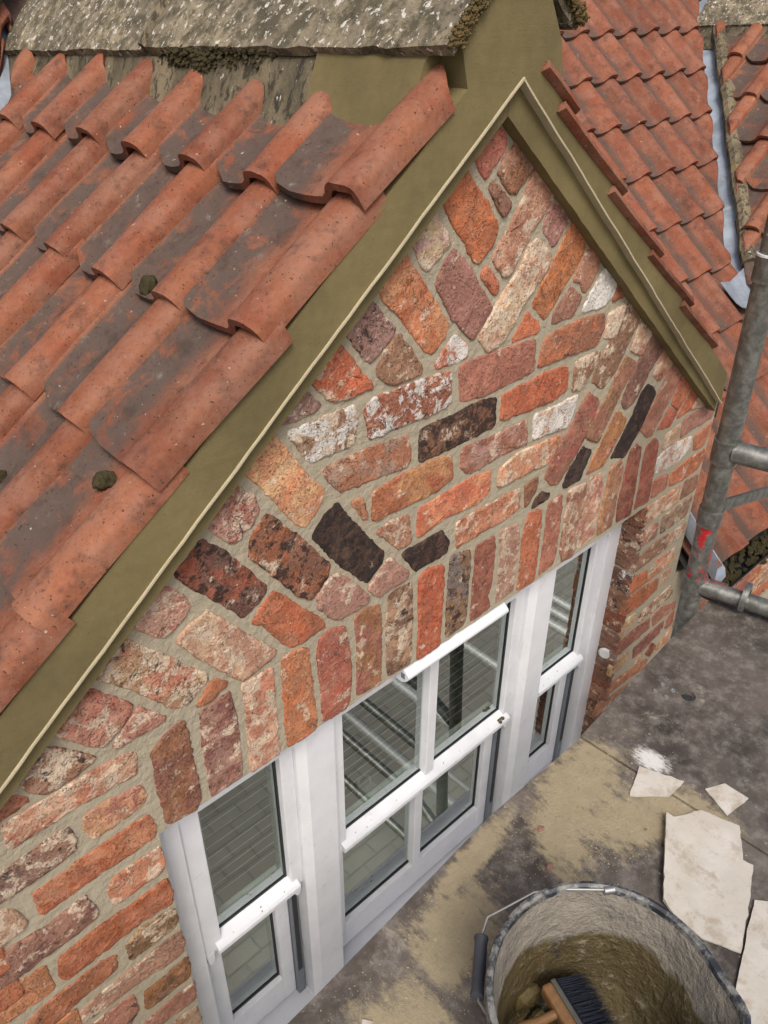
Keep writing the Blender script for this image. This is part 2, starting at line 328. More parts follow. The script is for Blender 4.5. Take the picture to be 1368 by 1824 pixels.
def mat_slurry():
    t = NT('drying_mortar_lining'); p = t.co('Object'); z = t.sep(p)[2]
    k = t.step(t.mth('ADD', z, t.mth('MULTIPLY', t.mth('SUBTRACT', t.noise(9, p, 5, .6), .5), .10)), .155, .172)
    wet = t.mix(t.noise(18, p, 5, .65), hexc('463c26'), hexc('635636')); dry = t.mix(t.noise(22, p, 5, .65), hexc('76716a'), hexc('979082'))
    c = t.mix(k, wet, dry); c = t.mix(t.mth('MULTIPLY', t.step(t.noise(11, p, 6, .72), .58, .70), .85), c, hexc('2b2e33'))
    c = t.mix(t.mth('MULTIPLY', t.step(t.noise(48, p, 5, .75), .55, .7), .5), c, hexc('a59d8c'))
    b = t.bump(t.noise(24, p, 6, .68), 1.0, .018); b = t.bump(t.noise(220, p, 3), .4, .001, b); return t.done(c, t.step(k, 0, 1, .6, .92), b)
def mat_sheet():
    t = NT('torn_cream_sheet'); p = t.shifted()
    c = t.mix(t.step(t.noise(10, p, 5, .6), .35, .7), hexc('b5b0a6'), hexc('c4c0b9')); c = t.mix(t.mth('MULTIPLY', t.step(t.noise(24, p, 5, .74), .46, .68), .75), c, hexc('9a8e7c'))
    c = t.mix(t.step(t.noise(260, p, 2), .73, .76), c, hexc('8a7b66')); return t.done(c, .85, t.bump(t.noise(30, p, 5, .65), .4, .004))
def mat_wood():
    t = NT('varnished_beech'); p = t.co('Object'); x = t.n('ShaderNodeMapping'); x.inputs['Scale'].default_value = (1, 12, 12); t.l(p, x.inputs[0])
    c = t.mix(t.noise(14, x.outputs[0], 5, .6, .5), hexc('5e422a'), hexc('8b6842')); c = t.mix(t.mth('MULTIPLY', t.step(t.noise(35, p, 5, .7), .56, .7), .6), c, hexc('5f5136')); return t.done(c, .45)
def mat_paving():
    t = NT('block_paving'); p = t.co('Object'); x = t.n('ShaderNodeTexBrick'); t.l(p, x.inputs[0]); x.inputs['Scale'].default_value = 1.0
    x.inputs['Brick Width'].default_value = .21; x.inputs['Row Height'].default_value = .105; x.inputs['Mortar Size'].default_value = .006
    x.inputs['Color1'].default_value = (*hexc('98958d'), 1); x.inputs['Color2'].default_value = (*hexc('8f8b84'), 1); x.inputs['Mortar'].default_value = (*hexc('7c7973'), 1)
    c = t.mix(1.0, x.outputs[0], t.mix(t.noise(3, p, 5, .6), (.8, .8, .8), (1.2, 1.2, 1.2)), 'MULTIPLY'); return t.done(c, .9, t.bump(x.outputs[1], .5, -.004))
def mat_moss():
    t = NT('dry_moss'); p = t.co('Object'); c = t.mix(t.noise(120, p, 4, .7), hexc('241f16'), hexc('5d563e')); c = t.mix(t.step(t.noise(60, p, 4), .66, .74), c, hexc('85806a'))
    return t.done(c, 1.0, t.bump(t.noise(300, p, 4, .7), 1.0, .004), spec=.1)
SANDS = [(.99, -.46, .16, .085, .15), (.98, -.56, .13, .075, -.7), (.60, -.50, .13, .08, .4), (.87, -.50, .11, .06, .9), (.42, -.56, .10, .10, .2), (.72, -.42, .14, .03, .1), (1.09, -.62, .06, .12, .3)]
M['brick'] = mat_brick(); M['mortar'] = mat_mortar(); M['render'] = mat_render()
M['tile'] = mat_tile('weathered_clay_tile', hexc('7d4834'), hexc('8c5c45'), hexc('4a403a'), hexc('3f332d'), .95, .125)
M['tile2'] = mat_tile('smooth_red_tile', hexc('7a4735'), hexc('865440'), hexc('4c4039'), hexc('43352f'), .9, .125)
M['stone'] = mat_stone(); M['oldbed'] = mat_oldbed(); M['lead'] = mat_lead(); M['white'] = mat_white(); M['glass'] = mat_glass()
M['alu'] = mat_alu(); M['alured'] = mat_alu('red_marked_aluminium', True); M['deck'] = mat_deck(); M['bucket'] = mat_bucket(); M['slurry'] = mat_slurry()
M['sheet'] = mat_sheet(); M['wood'] = mat_wood(); M['paving'] = mat_paving(); M['moss'] = mat_moss()
M['bead'] = mat_plain('pale_render_bead', 'b4a98c', .85, var=.15, sc=40, bump=.3)
M['gasket'] = mat_plain('black_gasket', '17191b', .5); M['gutter'] = mat_plain('black_gutter_plastic', '1d2024', .35, var=.25)
M['spacer'] = mat_plain('grey_glazing_spacer', '6d747c', .4); M['under'] = mat_plain('roofing_underlay', '2c2826', .9)
M['wet'] = mat_plain('wet_mortar', '5b4f30', .6, var=.3, sc=30, bump=.9); M['bristle'] = mat_plain('navy_bristle', '161c2a', .7, var=.4, sc=120, bump=.6)
M['wire'] = mat_plain('galvanised_wire', 'a8aaa8', .35, .8); M['grip'] = mat_plain('dusty_grey_plastic_grip', '3c3f45', .55, var=.3, sc=60)
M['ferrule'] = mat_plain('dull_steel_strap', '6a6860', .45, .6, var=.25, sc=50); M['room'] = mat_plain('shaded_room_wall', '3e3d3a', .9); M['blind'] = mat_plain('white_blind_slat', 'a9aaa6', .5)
M['bright'] = mat_plain('bright_galvanised_tube', 'c9cbc9', .5, .2, var=.1, sc=30); M['grain'] = mat_plain('sand_grains', '968b72', .95, var=.35, sc=300); M['chip'] = mat_plain('brick_crumb', '86695a', .95, var=.3, sc=60, bump=.6)
M['paint'] = mat_plain('white_masonry_smear', 'd6d6d4', .8, var=.12, sc=40, bump=.5); M['lichen'] = mat_plain('yellow_brown_lichen', '57492a', 1.0, var=.5, sc=90, bump=.8); M['dark'] = mat_plain('dark_slot', '101010', .8)

BRICKS = '''
a07a68 8a6658 200 1167,-175 1186,-202 1198,-200 1198,-180 1176,-167
b5604f a85044 100 1096,-230 1126,-265 1134,-258 1175,-222 1167,-200 1151,-188
8a5a3c 9c7463 210 1207,-214 1181,-235 1161,-259 1198,-294 1215,-301 1272,-247 1263,-232 1222,-209
8a5f50 7a5a4a 110 1143,-282 1170,-320 1188,-336 1202,-321 1163,-282 1147,-274
b9622f 9e5428 210 1035,-272 1026,-286 1046,-320 1085,-362 1110,-399 1125,-408 1163,-375 1171,-351 1137,-307 1091,-263 1073,-243
a5705a b98a70 400 1260,-273 1239,-318 1195,-375 1164,-405 1200,-446 1214,-447 1281,-368 1315,-337 1336,-299 1292,-263
a4746c 8f625c 300 1318,-350 1313,-382 1349,-419 1399,-365 1377,-337 1353,-322
bf9c92 c8b48a 520 976,-322 954,-341 985,-391 995,-395 1045,-361 1045,-352 1004,-303
9b6a62 8c5c56 210 1043,-385 1015,-421 1044,-463 1064,-495 1123,-550 1171,-502 1091,-401 1061,-374
c0653f b05a38 100 1138,-434 1170,-469 1184,-480 1185,-457 1163,-433 1145,-419
b98a70 d6b896 600 1272,-403 1252,-439 1191,-493 1142,-552 1169,-586 1213,-579 1285,-500 1332,-458 1340,-430 1293,-396
c27035 a8602c 100 1390,-398 1370,-433 1314,-503 1302,-524 1346,-563 1388,-522 1449,-460 1468,-420 1411,-381
b07c62 a87058 300 1455,-461 1435,-501 1457,-509 1481,-537 1522,-494 1518,-466 1484,-440
8f5f52 9c6c5a 210 1379,-558 1377,-579 1447,-581 1471,-546 1426,-513
d8cec4 c8b4a8 409 1533,-514 1505,-547 1482,-579 1564,-584 1598,-568 1604,-532 1553,-497
8a4a2e a05a38 110 1603,-567 1604,-582 1643,-581 1651,-574 1617,-550
c46a3e b86038 100 1271,-556 1245,-586 1330,-587 1333,-578 1284,-535
c0693a c98a5c 310 907,-376 883,-403 898,-430 937,-464 961,-497 996,-538 1015,-548 1046,-522 1054,-507 970,-398 936,-359
a5827a 8f6c66 340 836,-440 811,-460 822,-475 850,-515 863,-523 899,-501 918,-482 898,-460 863,-421
a07a5e 7a5844 430 899,-512 880,-540 880,-553 903,-574 923,-583 983,-577 984,-569 954,-524 927,-493
c25f34 b0522c 403 765,-496 735,-520 781,-573 868,-571 846,-548 817,-505 792,-476
c46a45 b85c38 407 1052,-547 1023,-574 1032,-582 1114,-583 1107,-561 1071,-531
95756c 856860 420 706,-544 685,-560 671,-577 704,-575 750,-572 723,-537
a8957e 8a6a50 647 761,-594 682,-597 727,-663 743,-665 823,-665 831,-617 824,-594
9a5a42 8c4c38 347 1056,-598 977,-596 868,-594 851,-607 860,-667 925,-668 1047,-669 1071,-661 1065,-605
a96a48 9c8070 320 892,-690 852,-688 771,-690 747,-690 790,-749 901,-755 954,-760 961,-750 957,-697
5d483a 7a5038 360 1143,-691 1095,-697 990,-697 990,-763 1067,-767 1212,-762 1209,-699
a85f38 b9824e 220 1036,-778 945,-776 870,-784 866,-844 1040,-850 1087,-834 1079,-787
d6a878 cf8a5c 300 636,-594 628,-608 597,-634 622,-669 652,-713 689,-772 708,-786 749,-747 751,-732 703,-670 673,-619 655,-590
aa6a58 9a5a4c 200 1267,-598 1181,-597 1092,-597 1101,-671 1185,-679 1289,-674 1330,-671 1321,-603
b5653a 8a5640 230 1500,-600 1394,-603 1356,-612 1351,-643 1346,-667 1449,-670 1562,-672 1578,-634 1568,-606
d0a084 d9c7b0 603 1592,-610 1592,-666 1633,-674 1656,-625 1656,-603
7c5c46 8c6a54 430 1664,-607 1641,-645 1608,-696 1578,-733 1566,-766 1615,-800 1668,-762 1715,-683 1736,-647 1687,-605
8f6c50 7c5840 630 1488,-696 1485,-766 1521,-769 1577,-716 1578,-696
bb5a30 9c4a2c 130 1365,-692 1315,-696 1232,-701 1233,-756 1420,-767 1463,-752 1452,-697
c9a08a b88a70 608 1425,-789 1352,-785 1356,-844 1489,-856 1506,-819 1509,-786
9c6450 a88078 320 1213,-789 1117,-782 1113,-823 1144,-851 1264,-843 1333,-848 1321,-789
cb946e c4805c 500 1391,-869 1307,-863 1244,-881 1243,-923 1427,-930 1453,-900 1467,-874
9c5348 8a5a4a 201 1533,-819 1504,-865 1449,-916 1424,-969 1453,-1003 1481,-1010 1553,-936 1597,-861 1610,-831 1560,-796
95644f 7a5a38 220 1673,-781 1645,-833 1594,-878 1576,-917 1633,-951 1683,-867 1749,-772 1705,-743
c9a886 a86450 600 1729,-703 1717,-725 1767,-755 1806,-701 1739,-668
82584e 6e4a44 220 1798,-733 1755,-787 1719,-865 1739,-894 1779,-888 1844,-803 1885,-760 1826,-717
232226 37302e 160 1518,-997 1506,-1034 1576,-1039 1610,-971 1571,-943
a8703c 9c5a44 200 1668,-945 1624,-999 1607,-1036 1685,-1037 1752,-950 1752,-927 1703,-887
3a2f2c 54382e 170 1812,-871 1790,-925 1747,-987 1716,-1027 1781,-1048 1847,-978 1891,-895 1843,-857
c49474 a86a50 400 1869,-805 1861,-839 1898,-864 1938,-838 1949,-814 1897,-772
a8705c 98604c 200 1934,-852 1908,-901 1871,-955 1846,-990 1888,-1026 1909,-1031 1980,-942 2012,-889 2015,-872 1962,-835
c0683e b05a38 200 2007,-928 1999,-959 2042,-994 2069,-966 2092,-931 2028,-888
b8592f a8502c 110 2071,-989 2047,-1022 2125,-1018 2161,-979 2111,-944
b89078 a87c68 400 2150,-995 2125,-1018 2217,-1032 2234,-1029 2169,-989
b4573c a44e38 100 1968,-998 1944,-1022 2014,-1035 2040,-1004 1988,-972
a97668 98685c 210 2176,-1039 2090,-1044 2101,-1101 2185,-1095 2285,-1093 2281,-1058
b56a44 a45c3c 200 2197,-1132 2207,-1183 2270,-1188 2293,-1119
c6ab8c b89878 500 1998,-1062 1999,-1103 2077,-1111 2078,-1050
d0b0a0 c09484 607 2078,-1114 2011,-1118 1981,-1135 1993,-1181 2044,-1188 2128,-1186 2176,-1161 2173,-1127
c06a40 b05c34 300 2181,-1211 2092,-1224 2097,-1267 2193,-1277 2275,-1273 2292,-1239 2288,-1211
8d4534 7c3c30 110 1842,-1037 1814,-1041 1808,-1105 1801,-1206 1810,-1267 1879,-1277 1872,-1110 1866,-1053
96493a 884438 110 1900,-1062 1899,-1116 1906,-1217 1903,-1270 1977,-1272 1972,-1119 1964,-1069 1928,-1048
8e5f4c b07c50 320 1725,-1061 1720,-1128 1711,-1207 1716,-1271 1779,-1271 1778,-1187 1785,-1088 1771,-1058
bd8e72 a8665a 500 1633,-1055 1627,-1097 1622,-1207 1624,-1275 1686,-1272 1696,-1261 1696,-1102 1679,-1062
b08a72 8a5a4a 510 1537,-1056 1537,-1153 1537,-1231 1552,-1281 1599,-1289 1607,-1200 1618,-1093 1608,-1063
b06a54 a05c48 200 1989,-1209 1996,-1267 2077,-1261 2064,-1215
8a6450 7c5844 220 2199,-1293 2199,-1359 2281,-1360 2299,-1347 2285,-1304
c69a7a b8805f 500 2091,-1298 1985,-1297 1985,-1359 2173,-1359 2182,-1345 2176,-1302
9c8066 7c6658 440 2204,-1382 2098,-1387 2113,-1450 2269,-1448 2279,-1414 2282,-1382
b5806c a06c58 400 2030,-1389 1977,-1396 1992,-1445 2086,-1447 2075,-1395
bd9274 ac7c60 500 2185,-1493 2184,-1532 2256,-1536 2291,-1522 2284,-1484
9c7058 84604c 320 2089,-1477 2000,-1492 1988,-1543 2112,-1542 2179,-1540 2174,-1483
c98e6c c07850 603 2134,-1562 2091,-1601 2098,-1636 2228,-1630 2250,-1625 2251,-1574
c0683a b05c30 100 1982,-1570 1983,-1630 2082,-1632 2077,-1581
c29a80 b08468 400 2191,-1658 2200,-1704 2255,-1701 2250,-1656
b8602f 8a5a3a 120 2058,-1650 1977,-1657 1976,-1716 2097,-1724 2177,-1709 2170,-1665
b58a70 8a6450 640 2153,-1768 2091,-1774 2088,-1800 2104,-1814 2187,-1816 2245,-1806 2313,-1806 2288,-1755 2251,-1756
d0b483 b89468 520 2015,-1746 1987,-1762 1987,-1818 2001,-1810 2062,-1789 2055,-1749
a8705c 98604c 200 2256,-1838 2200,-1844 2222,-1899 2283,-1896 2368,-1900 2363,-1872
96584a 8a4c40 210 2100,-1836 1977,-1841 1986,-1892 2005,-1900 2189,-1893 2183,-1847
8a5048 784640 220 2220,-1928 2109,-1939 2119,-1992 2185,-1991 2303,-1969 2304,-1927
9c5a44 8c4c38 100 2327,-1930 2331,-1977 2373,-1983 2370,-1915
c4a276 a8845c 420 2012,-1926 1972,-1943 1973,-1987 2081,-1983 2075,-1933
c8a67e b89068 300 2152,-2019 2145,-2037 2186,-2041 2183,-2012
8a3e28 703420 110 2214,-2031 2254,-2065 2280,-2032 2244,-2000
b87854 a8683f 300 2137,-2050 1990,-2029 1987,-2081 1995,-2069 2235,-2104 2237,-2073
c08a68 b07850 400 2348,-2023 2288,-2046 2303,-2068 2391,-2076 2382,-2006
b07a5c a06c50 300 2019,-2112 1944,-2110 1925,-2147 1987,-2145 2207,-2135
c4643e cf8258 310 1156,-865 1080,-871 991,-876 991,-941 1074,-929 1174,-939 1214,-926 1210,-872
c08060 b06a48 400 1215,-961 1112,-963 1117,-1028 1205,-1022 1304,-1026 1333,-1016 1322,-962
b58468 a07058 420 916,-870 878,-877 898,-897 935,-942 970,-947 963,-876
b87c58 a06848 200 817,-783 835,-812 849,-835 847,-814 841,-784
1d1b1d 4e342e 160 1011,-962 949,-964 989,-1026 1085,-1024 1089,-1004 1066,-963
a98072 9c7468 300 876,-987 854,-1002 881,-1037 960,-1030 965,-1020 912,-958
86583e 6c4834 220 1346,-963 1356,-1026 1394,-991 1392,-961
4d342c 3c2c28 050 1393,-1021 1387,-1041 1444,-1040 1453,-1032 1416,-1010
b5623a a8502c 333 1376,-1053 1364,-1095 1363,-1213 1366,-1280 1431,-1285 1430,-1126 1426,-1065
a86450 985848 310 1454,-1059 1455,-1097 1455,-1208 1453,-1276 1509,-1271 1516,-1238 1514,-1094 1504,-1056
b5917c 9a7060 520 1273,-1058 1282,-1202 1281,-1274 1342,-1270 1347,-1112 1338,-1069
94503f 844638 210 1186,-1059 1186,-1172 1187,-1280 1253,-1274 1238,-1245 1254,-1198 1253,-1091 1246,-1060
86684a 6c6a6c 350 1103,-1045 1096,-1101 1100,-1278 1160,-1272 1165,-1109 1161,-1060
b9552c a84a28 220 1030,-1044 1000,-1051 1007,-1217 1004,-1285 1070,-1287 1074,-1267 1075,-1113 1072,-1054
a58468 6a4c3a 540 907,-1134 911,-1279 978,-1282 980,-1269 981,-1154 976,-1054 942,-1051 913,-1053
93564a 8f6038 311 848,-1050 818,-1056 825,-1142 821,-1276 886,-1286 889,-1130 884,-1064
a54c38 9c5a4c 303 751,-1052 724,-1061 719,-1103 726,-1181 723,-1278 741,-1288 785,-1287 793,-1273 802,-1197 797,-1112 787,-1063
bd6a36 b07048 300 663,-1051 635,-1056 633,-1168 631,-1239 635,-1292 702,-1292 704,-1254 697,-1122 690,-1062
b8795e cba48a 500 582,-1062 546,-1060 547,-1085 547,-1156 543,-1292 607,-1292 608,-1150 609,-1059
7f5048 9a7468 430 483,-1063 457,-1068 451,-1148 453,-1216 451,-1285 513,-1285 520,-1253 522,-1133 515,-1058
7c4a44 80502f 310 390,-1068 356,-1091 357,-1116 354,-1191 358,-1282 417,-1293 425,-1276 425,-1202 423,-1105 422,-1061
ab7f72 9c7468 400 756,-927 726,-955 729,-981 761,-1026 780,-1039 848,-1035 855,-1026 801,-951 771,-926
b85c30 9c5430 210 602,-909 580,-932 599,-943 642,-1017 661,-1038 687,-1039 741,-1033 708,-987 681,-954 650,-914 628,-890
b58a7c a05f54 500 563,-663 539,-689 522,-706 556,-749 573,-752 575,-737 596,-734 614,-713 608,-686 581,-657
8a4430 5a3c3a 350 481,-740 452,-760 476,-798 527,-857 563,-910 601,-891 615,-873 572,-808 539,-759 503,-721
95532f 7a5040 350 615,-742 594,-762 590,-794 633,-853 682,-924 711,-949 749,-917 754,-893 694,-809 658,-762 630,-728
1b1a1c 3a2c28 160 743,-793 723,-815 766,-884 832,-964 851,-984 891,-958 896,-940 848,-874 800,-804 778,-770
c09884 a8665c 510 372,-820 386,-837 417,-866 452,-851 467,-829 452,-799 437,-782 424,-771 401,-787
b98c74 c9ab8c 510 453,-874 435,-888 473,-948 525,-1020 550,-1047 606,-1036 621,-1027 602,-1000 549,-931 514,-885 498,-861
a88664 b9745c 640 316,-860 299,-877 349,-935 387,-987 407,-1019 431,-1030 476,-1002 477,-991 454,-962 417,-915 383,-872 353,-835
b06c44 a0603c 200 475,-1021 452,-1046 481,-1049 514,-1035 493,-1009
b5806c a85a48 510 242,-923 220,-941 261,-996 280,-1013 315,-996 340,-967 306,-922 280,-891
b48070 a46c5c 400 326,-1000 296,-1031 349,-1036 392,-1033 369,-1005 349,-977
9c7a68 80573f 640 164,-985 156,-1000 159,-1018 177,-1041 222,-1041 263,-1028 228,-986 202,-958
b06a50 a05c44 200 106,-1044 131,-1041 154,-1040 147,-1023 129,-1011 110,-1018
b06c50 c8a488 500 309,-1060 275,-1058 225,-1056 145,-1057 110,-1060 109,-1110 164,-1107 229,-1107 305,-1112 322,-1111 327,-1067
c9986e a86c5a 400 265,-1138 225,-1141 220,-1163 226,-1199 283,-1202 325,-1191 331,-1181 321,-1148
8a6858 6a5450 540 164,-1141 119,-1150 75,-1155 63,-1205 76,-1207 142,-1205 195,-1198 199,-1171 195,-1142
a8582f b0704c 210 269,-1230 203,-1231 160,-1237 118,-1237 117,-1297 207,-1290 286,-1293 326,-1288 332,-1264 324,-1229
bb7a58 ac6848 400 298,-1327 242,-1327 227,-1347 230,-1393 324,-1394 333,-1380 330,-1328
9c4f20 a85a38 100 281,-1428 227,-1425 174,-1426 118,-1434 109,-1471 114,-1498 264,-1488 329,-1496 334,-1472 329,-1423
8f6656 6a4440 430 148,-1330 120,-1334 64,-1325 31,-1329 13,-1401 28,-1402 98,-1399 164,-1395 196,-1390 197,-1368 184,-1324
b59478 a08068 500 35,-1303 45,-1302 70,-1301 89,-1293 81,-1246 57,-1227
a88c64 6a5034 440 304,-1518 257,-1510 230,-1528 229,-1579 314,-1577 331,-1566 331,-1524
a8806a 8a6658 410 263,-1606 207,-1610 148,-1613 112,-1622 110,-1653 220,-1661 323,-1676 336,-1652 332,-1606
8f5c28 5a3c28 230 279,-1711 236,-1712 231,-1770 329,-1770 335,-1742 333,-1705
a06e5c 8c5c4c 300 282,-1804 228,-1808 192,-1823 208,-1847 256,-1855 332,-1867 336,-1810
b09478 98785c 400 284,-1889 258,-1910 258,-1957 312,-1977 332,-1960 327,-1899
8a4f2c a05c3a 230 178,-1524 131,-1525 68,-1528 18,-1545 11,-1599 67,-1593 143,-1578 199,-1572 203,-1535
b8784a a8683c 200 41,-1420 -2,-1430 -19,-1495 -4,-1497 56,-1500 92,-1500 90,-1427
3a3030 a87860 150 154,-1706 115,-1731 117,-1765 187,-1773 211,-1752 209,-1708
'''

# ============================================================ SETTING
GZ = -4.3                                   # ground level; camera height is z = 0
g = MB(); g.add([(-60, -60, GZ), (60, -60, GZ), (60, 60, GZ), (-60, 60, GZ)], [(0, 1, 2, 3)])
tag(g.obj('ground', M['paving'], loc=(0, 0, GZ)), 'grey brown block paving on the ground below the scaffold', 'paving', kind='structure')

# ============================================================ HOUSE
HX = 1.147
house = thing('house', (HX, 0, GZ), 'old red brick house with tiled roofs and a gabled dormer over a white window', 'house')
WX0, WX1, WZ1, WZ0 = .336, 1.981, -1.292, -2.52           # window opening
def rake(x, d=0.0): return min(.80*x-1.032, -.83*x+.848)+d
outer = [(-.04, -1.72), (-1.6, -1.72), (-1.6, GZ), (5.6, GZ), (5.6, -1.72), (2.30, -1.72), (2.30, rake(2.30, .02)), (HX+.004, rake(HX+.004, .02)), (-.04, rake(-.04, .02))]
head = [(WX0, WZ1)]
n = 70
for i in range(n+1):
    x = WX0+(WX1-WX0)*i/n; head.append((x, WZ1+.0035*noise.noise((x*40, 2, 0))+.002*noise.noise((x*130, 5, 0))))
left = [(WX0+.004*noise.noise((z*28, 7, 1))+.002*noise.noise((z*90, 3, 1)), z) for z in [WZ0+(WZ1-WZ0)*i/60 for i in range(1, 60)]]
hole = [(WX0, WZ0)]+left+head[1:]+[(WX1, WZ0)]
wall = holed(outer, [hole], 0.0, .24).obj('gable_wall', M['mortar'], house, loc=(HX, 0, GZ), label='brick gable wall with sandy lime mortar joints and patterned brickwork')

BR = random.Random(5)
def chaikin(p):
    o = []
    for i in range(len(p)):
        a, b = p[i], p[(i+1) % len(p)]; o += [(a[0]*.965+b[0]*.035, a[1]*.965+b[1]*.035), (a[0]*.035+b[0]*.965, a[1]*.035+b[1]*.965)]
    return o
def resample(p, step):
    L = [math.dist(p[i], p[(i+1) % len(p)]) for i in range(len(p))]; T = sum(L); n = max(14, int(T/step)); out = []
    i = 0; acc = 0
    for k in range(n):
        s = T*k/n
        while acc+L[i] < s: acc += L[i]; i += 1
        t = (s-acc)/max(L[i], 1e-9); a, b = p[i], p[(i+1) % len(p)]; out.append((a[0]+(b[0]-a[0])*t, a[1]+(b[1]-a[1])*t))
    return out
def brick_mesh(pts, seed, proud=.004, rough=1.0, step=.0065):
    cx = sum(p[0] for p in pts)/len(pts); cz = sum(p[1] for p in pts)/len(pts)
    q = resample(chaikin([(p[0]-cx, p[1]-cz) for p in pts]), step); n = len(q); o = []
    for i in range(n):
        a, b = q[i-1], q[(i+1) % n]; tx, tz = b[0]-a[0], b[1]-a[1]; L = math.hypot(tx, tz) or 1; nx, nz = tz/L, -tx/L
        x, z = q[i]; k = .0044+rough*(.0028*noise.noise((x*60+seed*5.7, z*60, seed))+.0030*noise.noise((x*210+seed, z*210, seed*2)))
        o.append((x+nx*k, z+nz*k))
    def dep(x, z, a): return a*(.7*noise.noise((x*22+seed, z*22, seed))+.5*noise.noise((x*75, z*75+seed, seed)))
    vs = []; fs = []
    def inset(p, d):
        L = math.hypot(*p) or 1; k = max(0.25, 1-d/L); return (p[0]*k, p[1]*k)
    rings = [[(x, .012, z) for x, z in o], [(x, .0005-proud*.35, z) for x, z in o]]
    r2 = [inset(p, .0018) for p in o]; rings.append([(x, -proud+dep(x, z, .0022), z) for x, z in r2])
    r3 = [inset(p, .0065) for p in o]; rings.append([(x, -proud-.0003+dep(x, z, .0020), z) for x, z in r3])
    for s in (.72, .42, .18): rings.append([(x*s, -proud-.0006+dep(x*s, z*s, .0020), z*s) for x, z in r2])
    for R_ in rings: vs += R_
    for k in range(len(rings)-1):
        for i in range(n): fs.append((k*n+i, k*n+(i+1) % n, (k+1)*n+(i+1) % n, (k+1)*n+i))
    vs.append((0, -proud-.0006, 0)); c = len(vs)-1; k = (len(rings)-1)*n
    for i in range(n): fs.append((k+i, k+(i+1) % n, c))
    me = bpy.data.meshes.new('brick'); me.from_pydata(vs, [], fs); me.materials.append(M['brick'])
    for p in me.polygons: p.use_smooth = True
    return me, cx, cz
def tint(o, a, b, fl):
    o['tone'] = [*hexc(a)]; o['tone_alt'] = [*hexc(b)]
    o['lime'], o['soot'], o['paint'] = float(fl[0]), float(fl[1]), float(fl[2])
nb = 0
for line in BRICKS.strip().split('\n'):
    f = line.split(); pts = [tuple(float(v)/1000 for v in s.split(',')) for s in f[3:]]; nb += 1
    me, cx, cz = brick_mesh(pts, nb*1.37, .0015+.003*BR.random())
    o = bpy.data.objects.new('brick', me); link(o, (cx, 0, cz), wall); tint(o, f[0], f[1], f[2])
PAL = [('b5653a', 'a05430', '220'), ('a8705c', '98604c', '310'), ('96584a', '844a40', '220'), ('c08a68', 'b07850', '500'), ('8a6450', '7c5844', '330'), ('b8784a', 'a8683c', '200'), ('a58468', '80604a', '530'), ('9c5348', '8a4a40', '210')]
def rect_brick(x0, x1, z0, z1, seed, parent=wall, y=0.0):
    global nb
    nb += 1; j = lambda: BR.uniform(-.002, .002)
    me, cx, cz = brick_mesh([(x0+j(), z0+j()), (x1+j(), z0+j()), (x1+j(), z1+j()), (x0+j(), z1+j())], nb*1.37, .003+.003*BR.random(), step=.012)
    o = bpy.data.objects.new('brick', me); link(o, (cx, y, cz), parent); tint(o, *BR.choice(PAL)); return o
# the run of wall under the eaves gutter, right of the gable
for k in range(7):
    z1 = -1.765-k*.0845; x = 2.395-(.11 if k % 2 else 0); z0 = z1-.069
    while x < 3.6:
        L = .215 if BR.random() > .25 else .105
        if x > 2.37: rect_brick(x, x+L, z0, z1, nb)
        x += L+.014
# left of the traced bricks, just outside the picture
for k in range(6):
    z1 = -1.60-k*.0845
    for x in ((-.42, -.205, .01) if k % 2 else (-.52, -.30, -.09)): rect_brick(x, x+.2, z1-.069, z1, nb)
for z in (-1.13, -1.215, -1.3, -1.385): rect_brick(-.03, .045, z-.068, z, nb)
# bricks turned into the right reveal of the window, one per course
rz = -1.296; RC = ['8a5a40', '7c584a', '8a6450', '4a3430', '7f5a4a', '7a3c28', '7f6256', '8c7a70', '8a4a34', 'a0705a', '8a5a44', '7c5040', '8c6450', '7f5648']
for k, c in enumerate(RC):
    z1 = rz-.0845*k-.004; z0 = z1-.070+BR.uniform(-.004, .004)
    me, cx, cz = brick_mesh([(-.033, z0), (.032, z0), (.032, z1), (-.033, z1)], 300+k, .004, 1.2, .007)
    o = bpy.data.objects.new('brick', me)
    m = Matrix.Rotation(math.radians(-90), 4, 'Z'); m.translation = Vector((WX1, .034, cz)); link(o, parent=wall, mat4=m); tint(o, c, '6a4a3e', '340' if k != 3 else '356')
s = MB(); s.tube([(WX1-.004, .036, -1.905), (WX1-.010, .034, -1.905)], [.024, .018], 9)
s.obj('mortar_dab', M['paint'], wall, True)
# brick ledge bit sticking out of the pier
# ---------------------------------------------------------------- verge render
def chev(lo, hi, y0, y1, name, mat, parent, right_end, left_end, seed, amp=.0016, top=None):
    # lo/hi: (slope_left, off_left, slope_right, off_right) of lower and upper edge
    def apex(e): x = (e[3]-e[1])/(e[0]-e[2]); return (x, e[0]*x+e[1])
    L = lambda e, x: (x, e[0]*x+e[1]); R_ = lambda e, x: (x, e[2]*x+e[3])
    al, ah = apex(lo), apex(hi)
    pts = jag(L(lo, left_end), al, 60, amp, seed)+jag(al, R_(lo, right_end), 60, amp, seed+1)+[R_(lo, right_end), R_(hi, right_end-.005)]
    pts += (top if top else [ah])+[L(hi, left_end)]
    return MB().prism(pts, y0, y1).obj(name, mat, parent)
LO = (.799, -1.032, -.845, .863)
# outer band: the top runs up under the tiles and fills the end of the ridge
ver = chev(LO, (.799, -.938, -.811, .874), -.045, .03, 'verge_render', M['render'], house, 2.215, -.10, 3,
           top=[(1.262, -.811*1.262+.874), (1.245, -.066), (1.185, .030), (HX, .052), (1.105, .030), (1.004, -.062), (1.022, .799*1.022-.938)])
ver['label'] = 'smooth olive cement render band following both slopes of the gable'
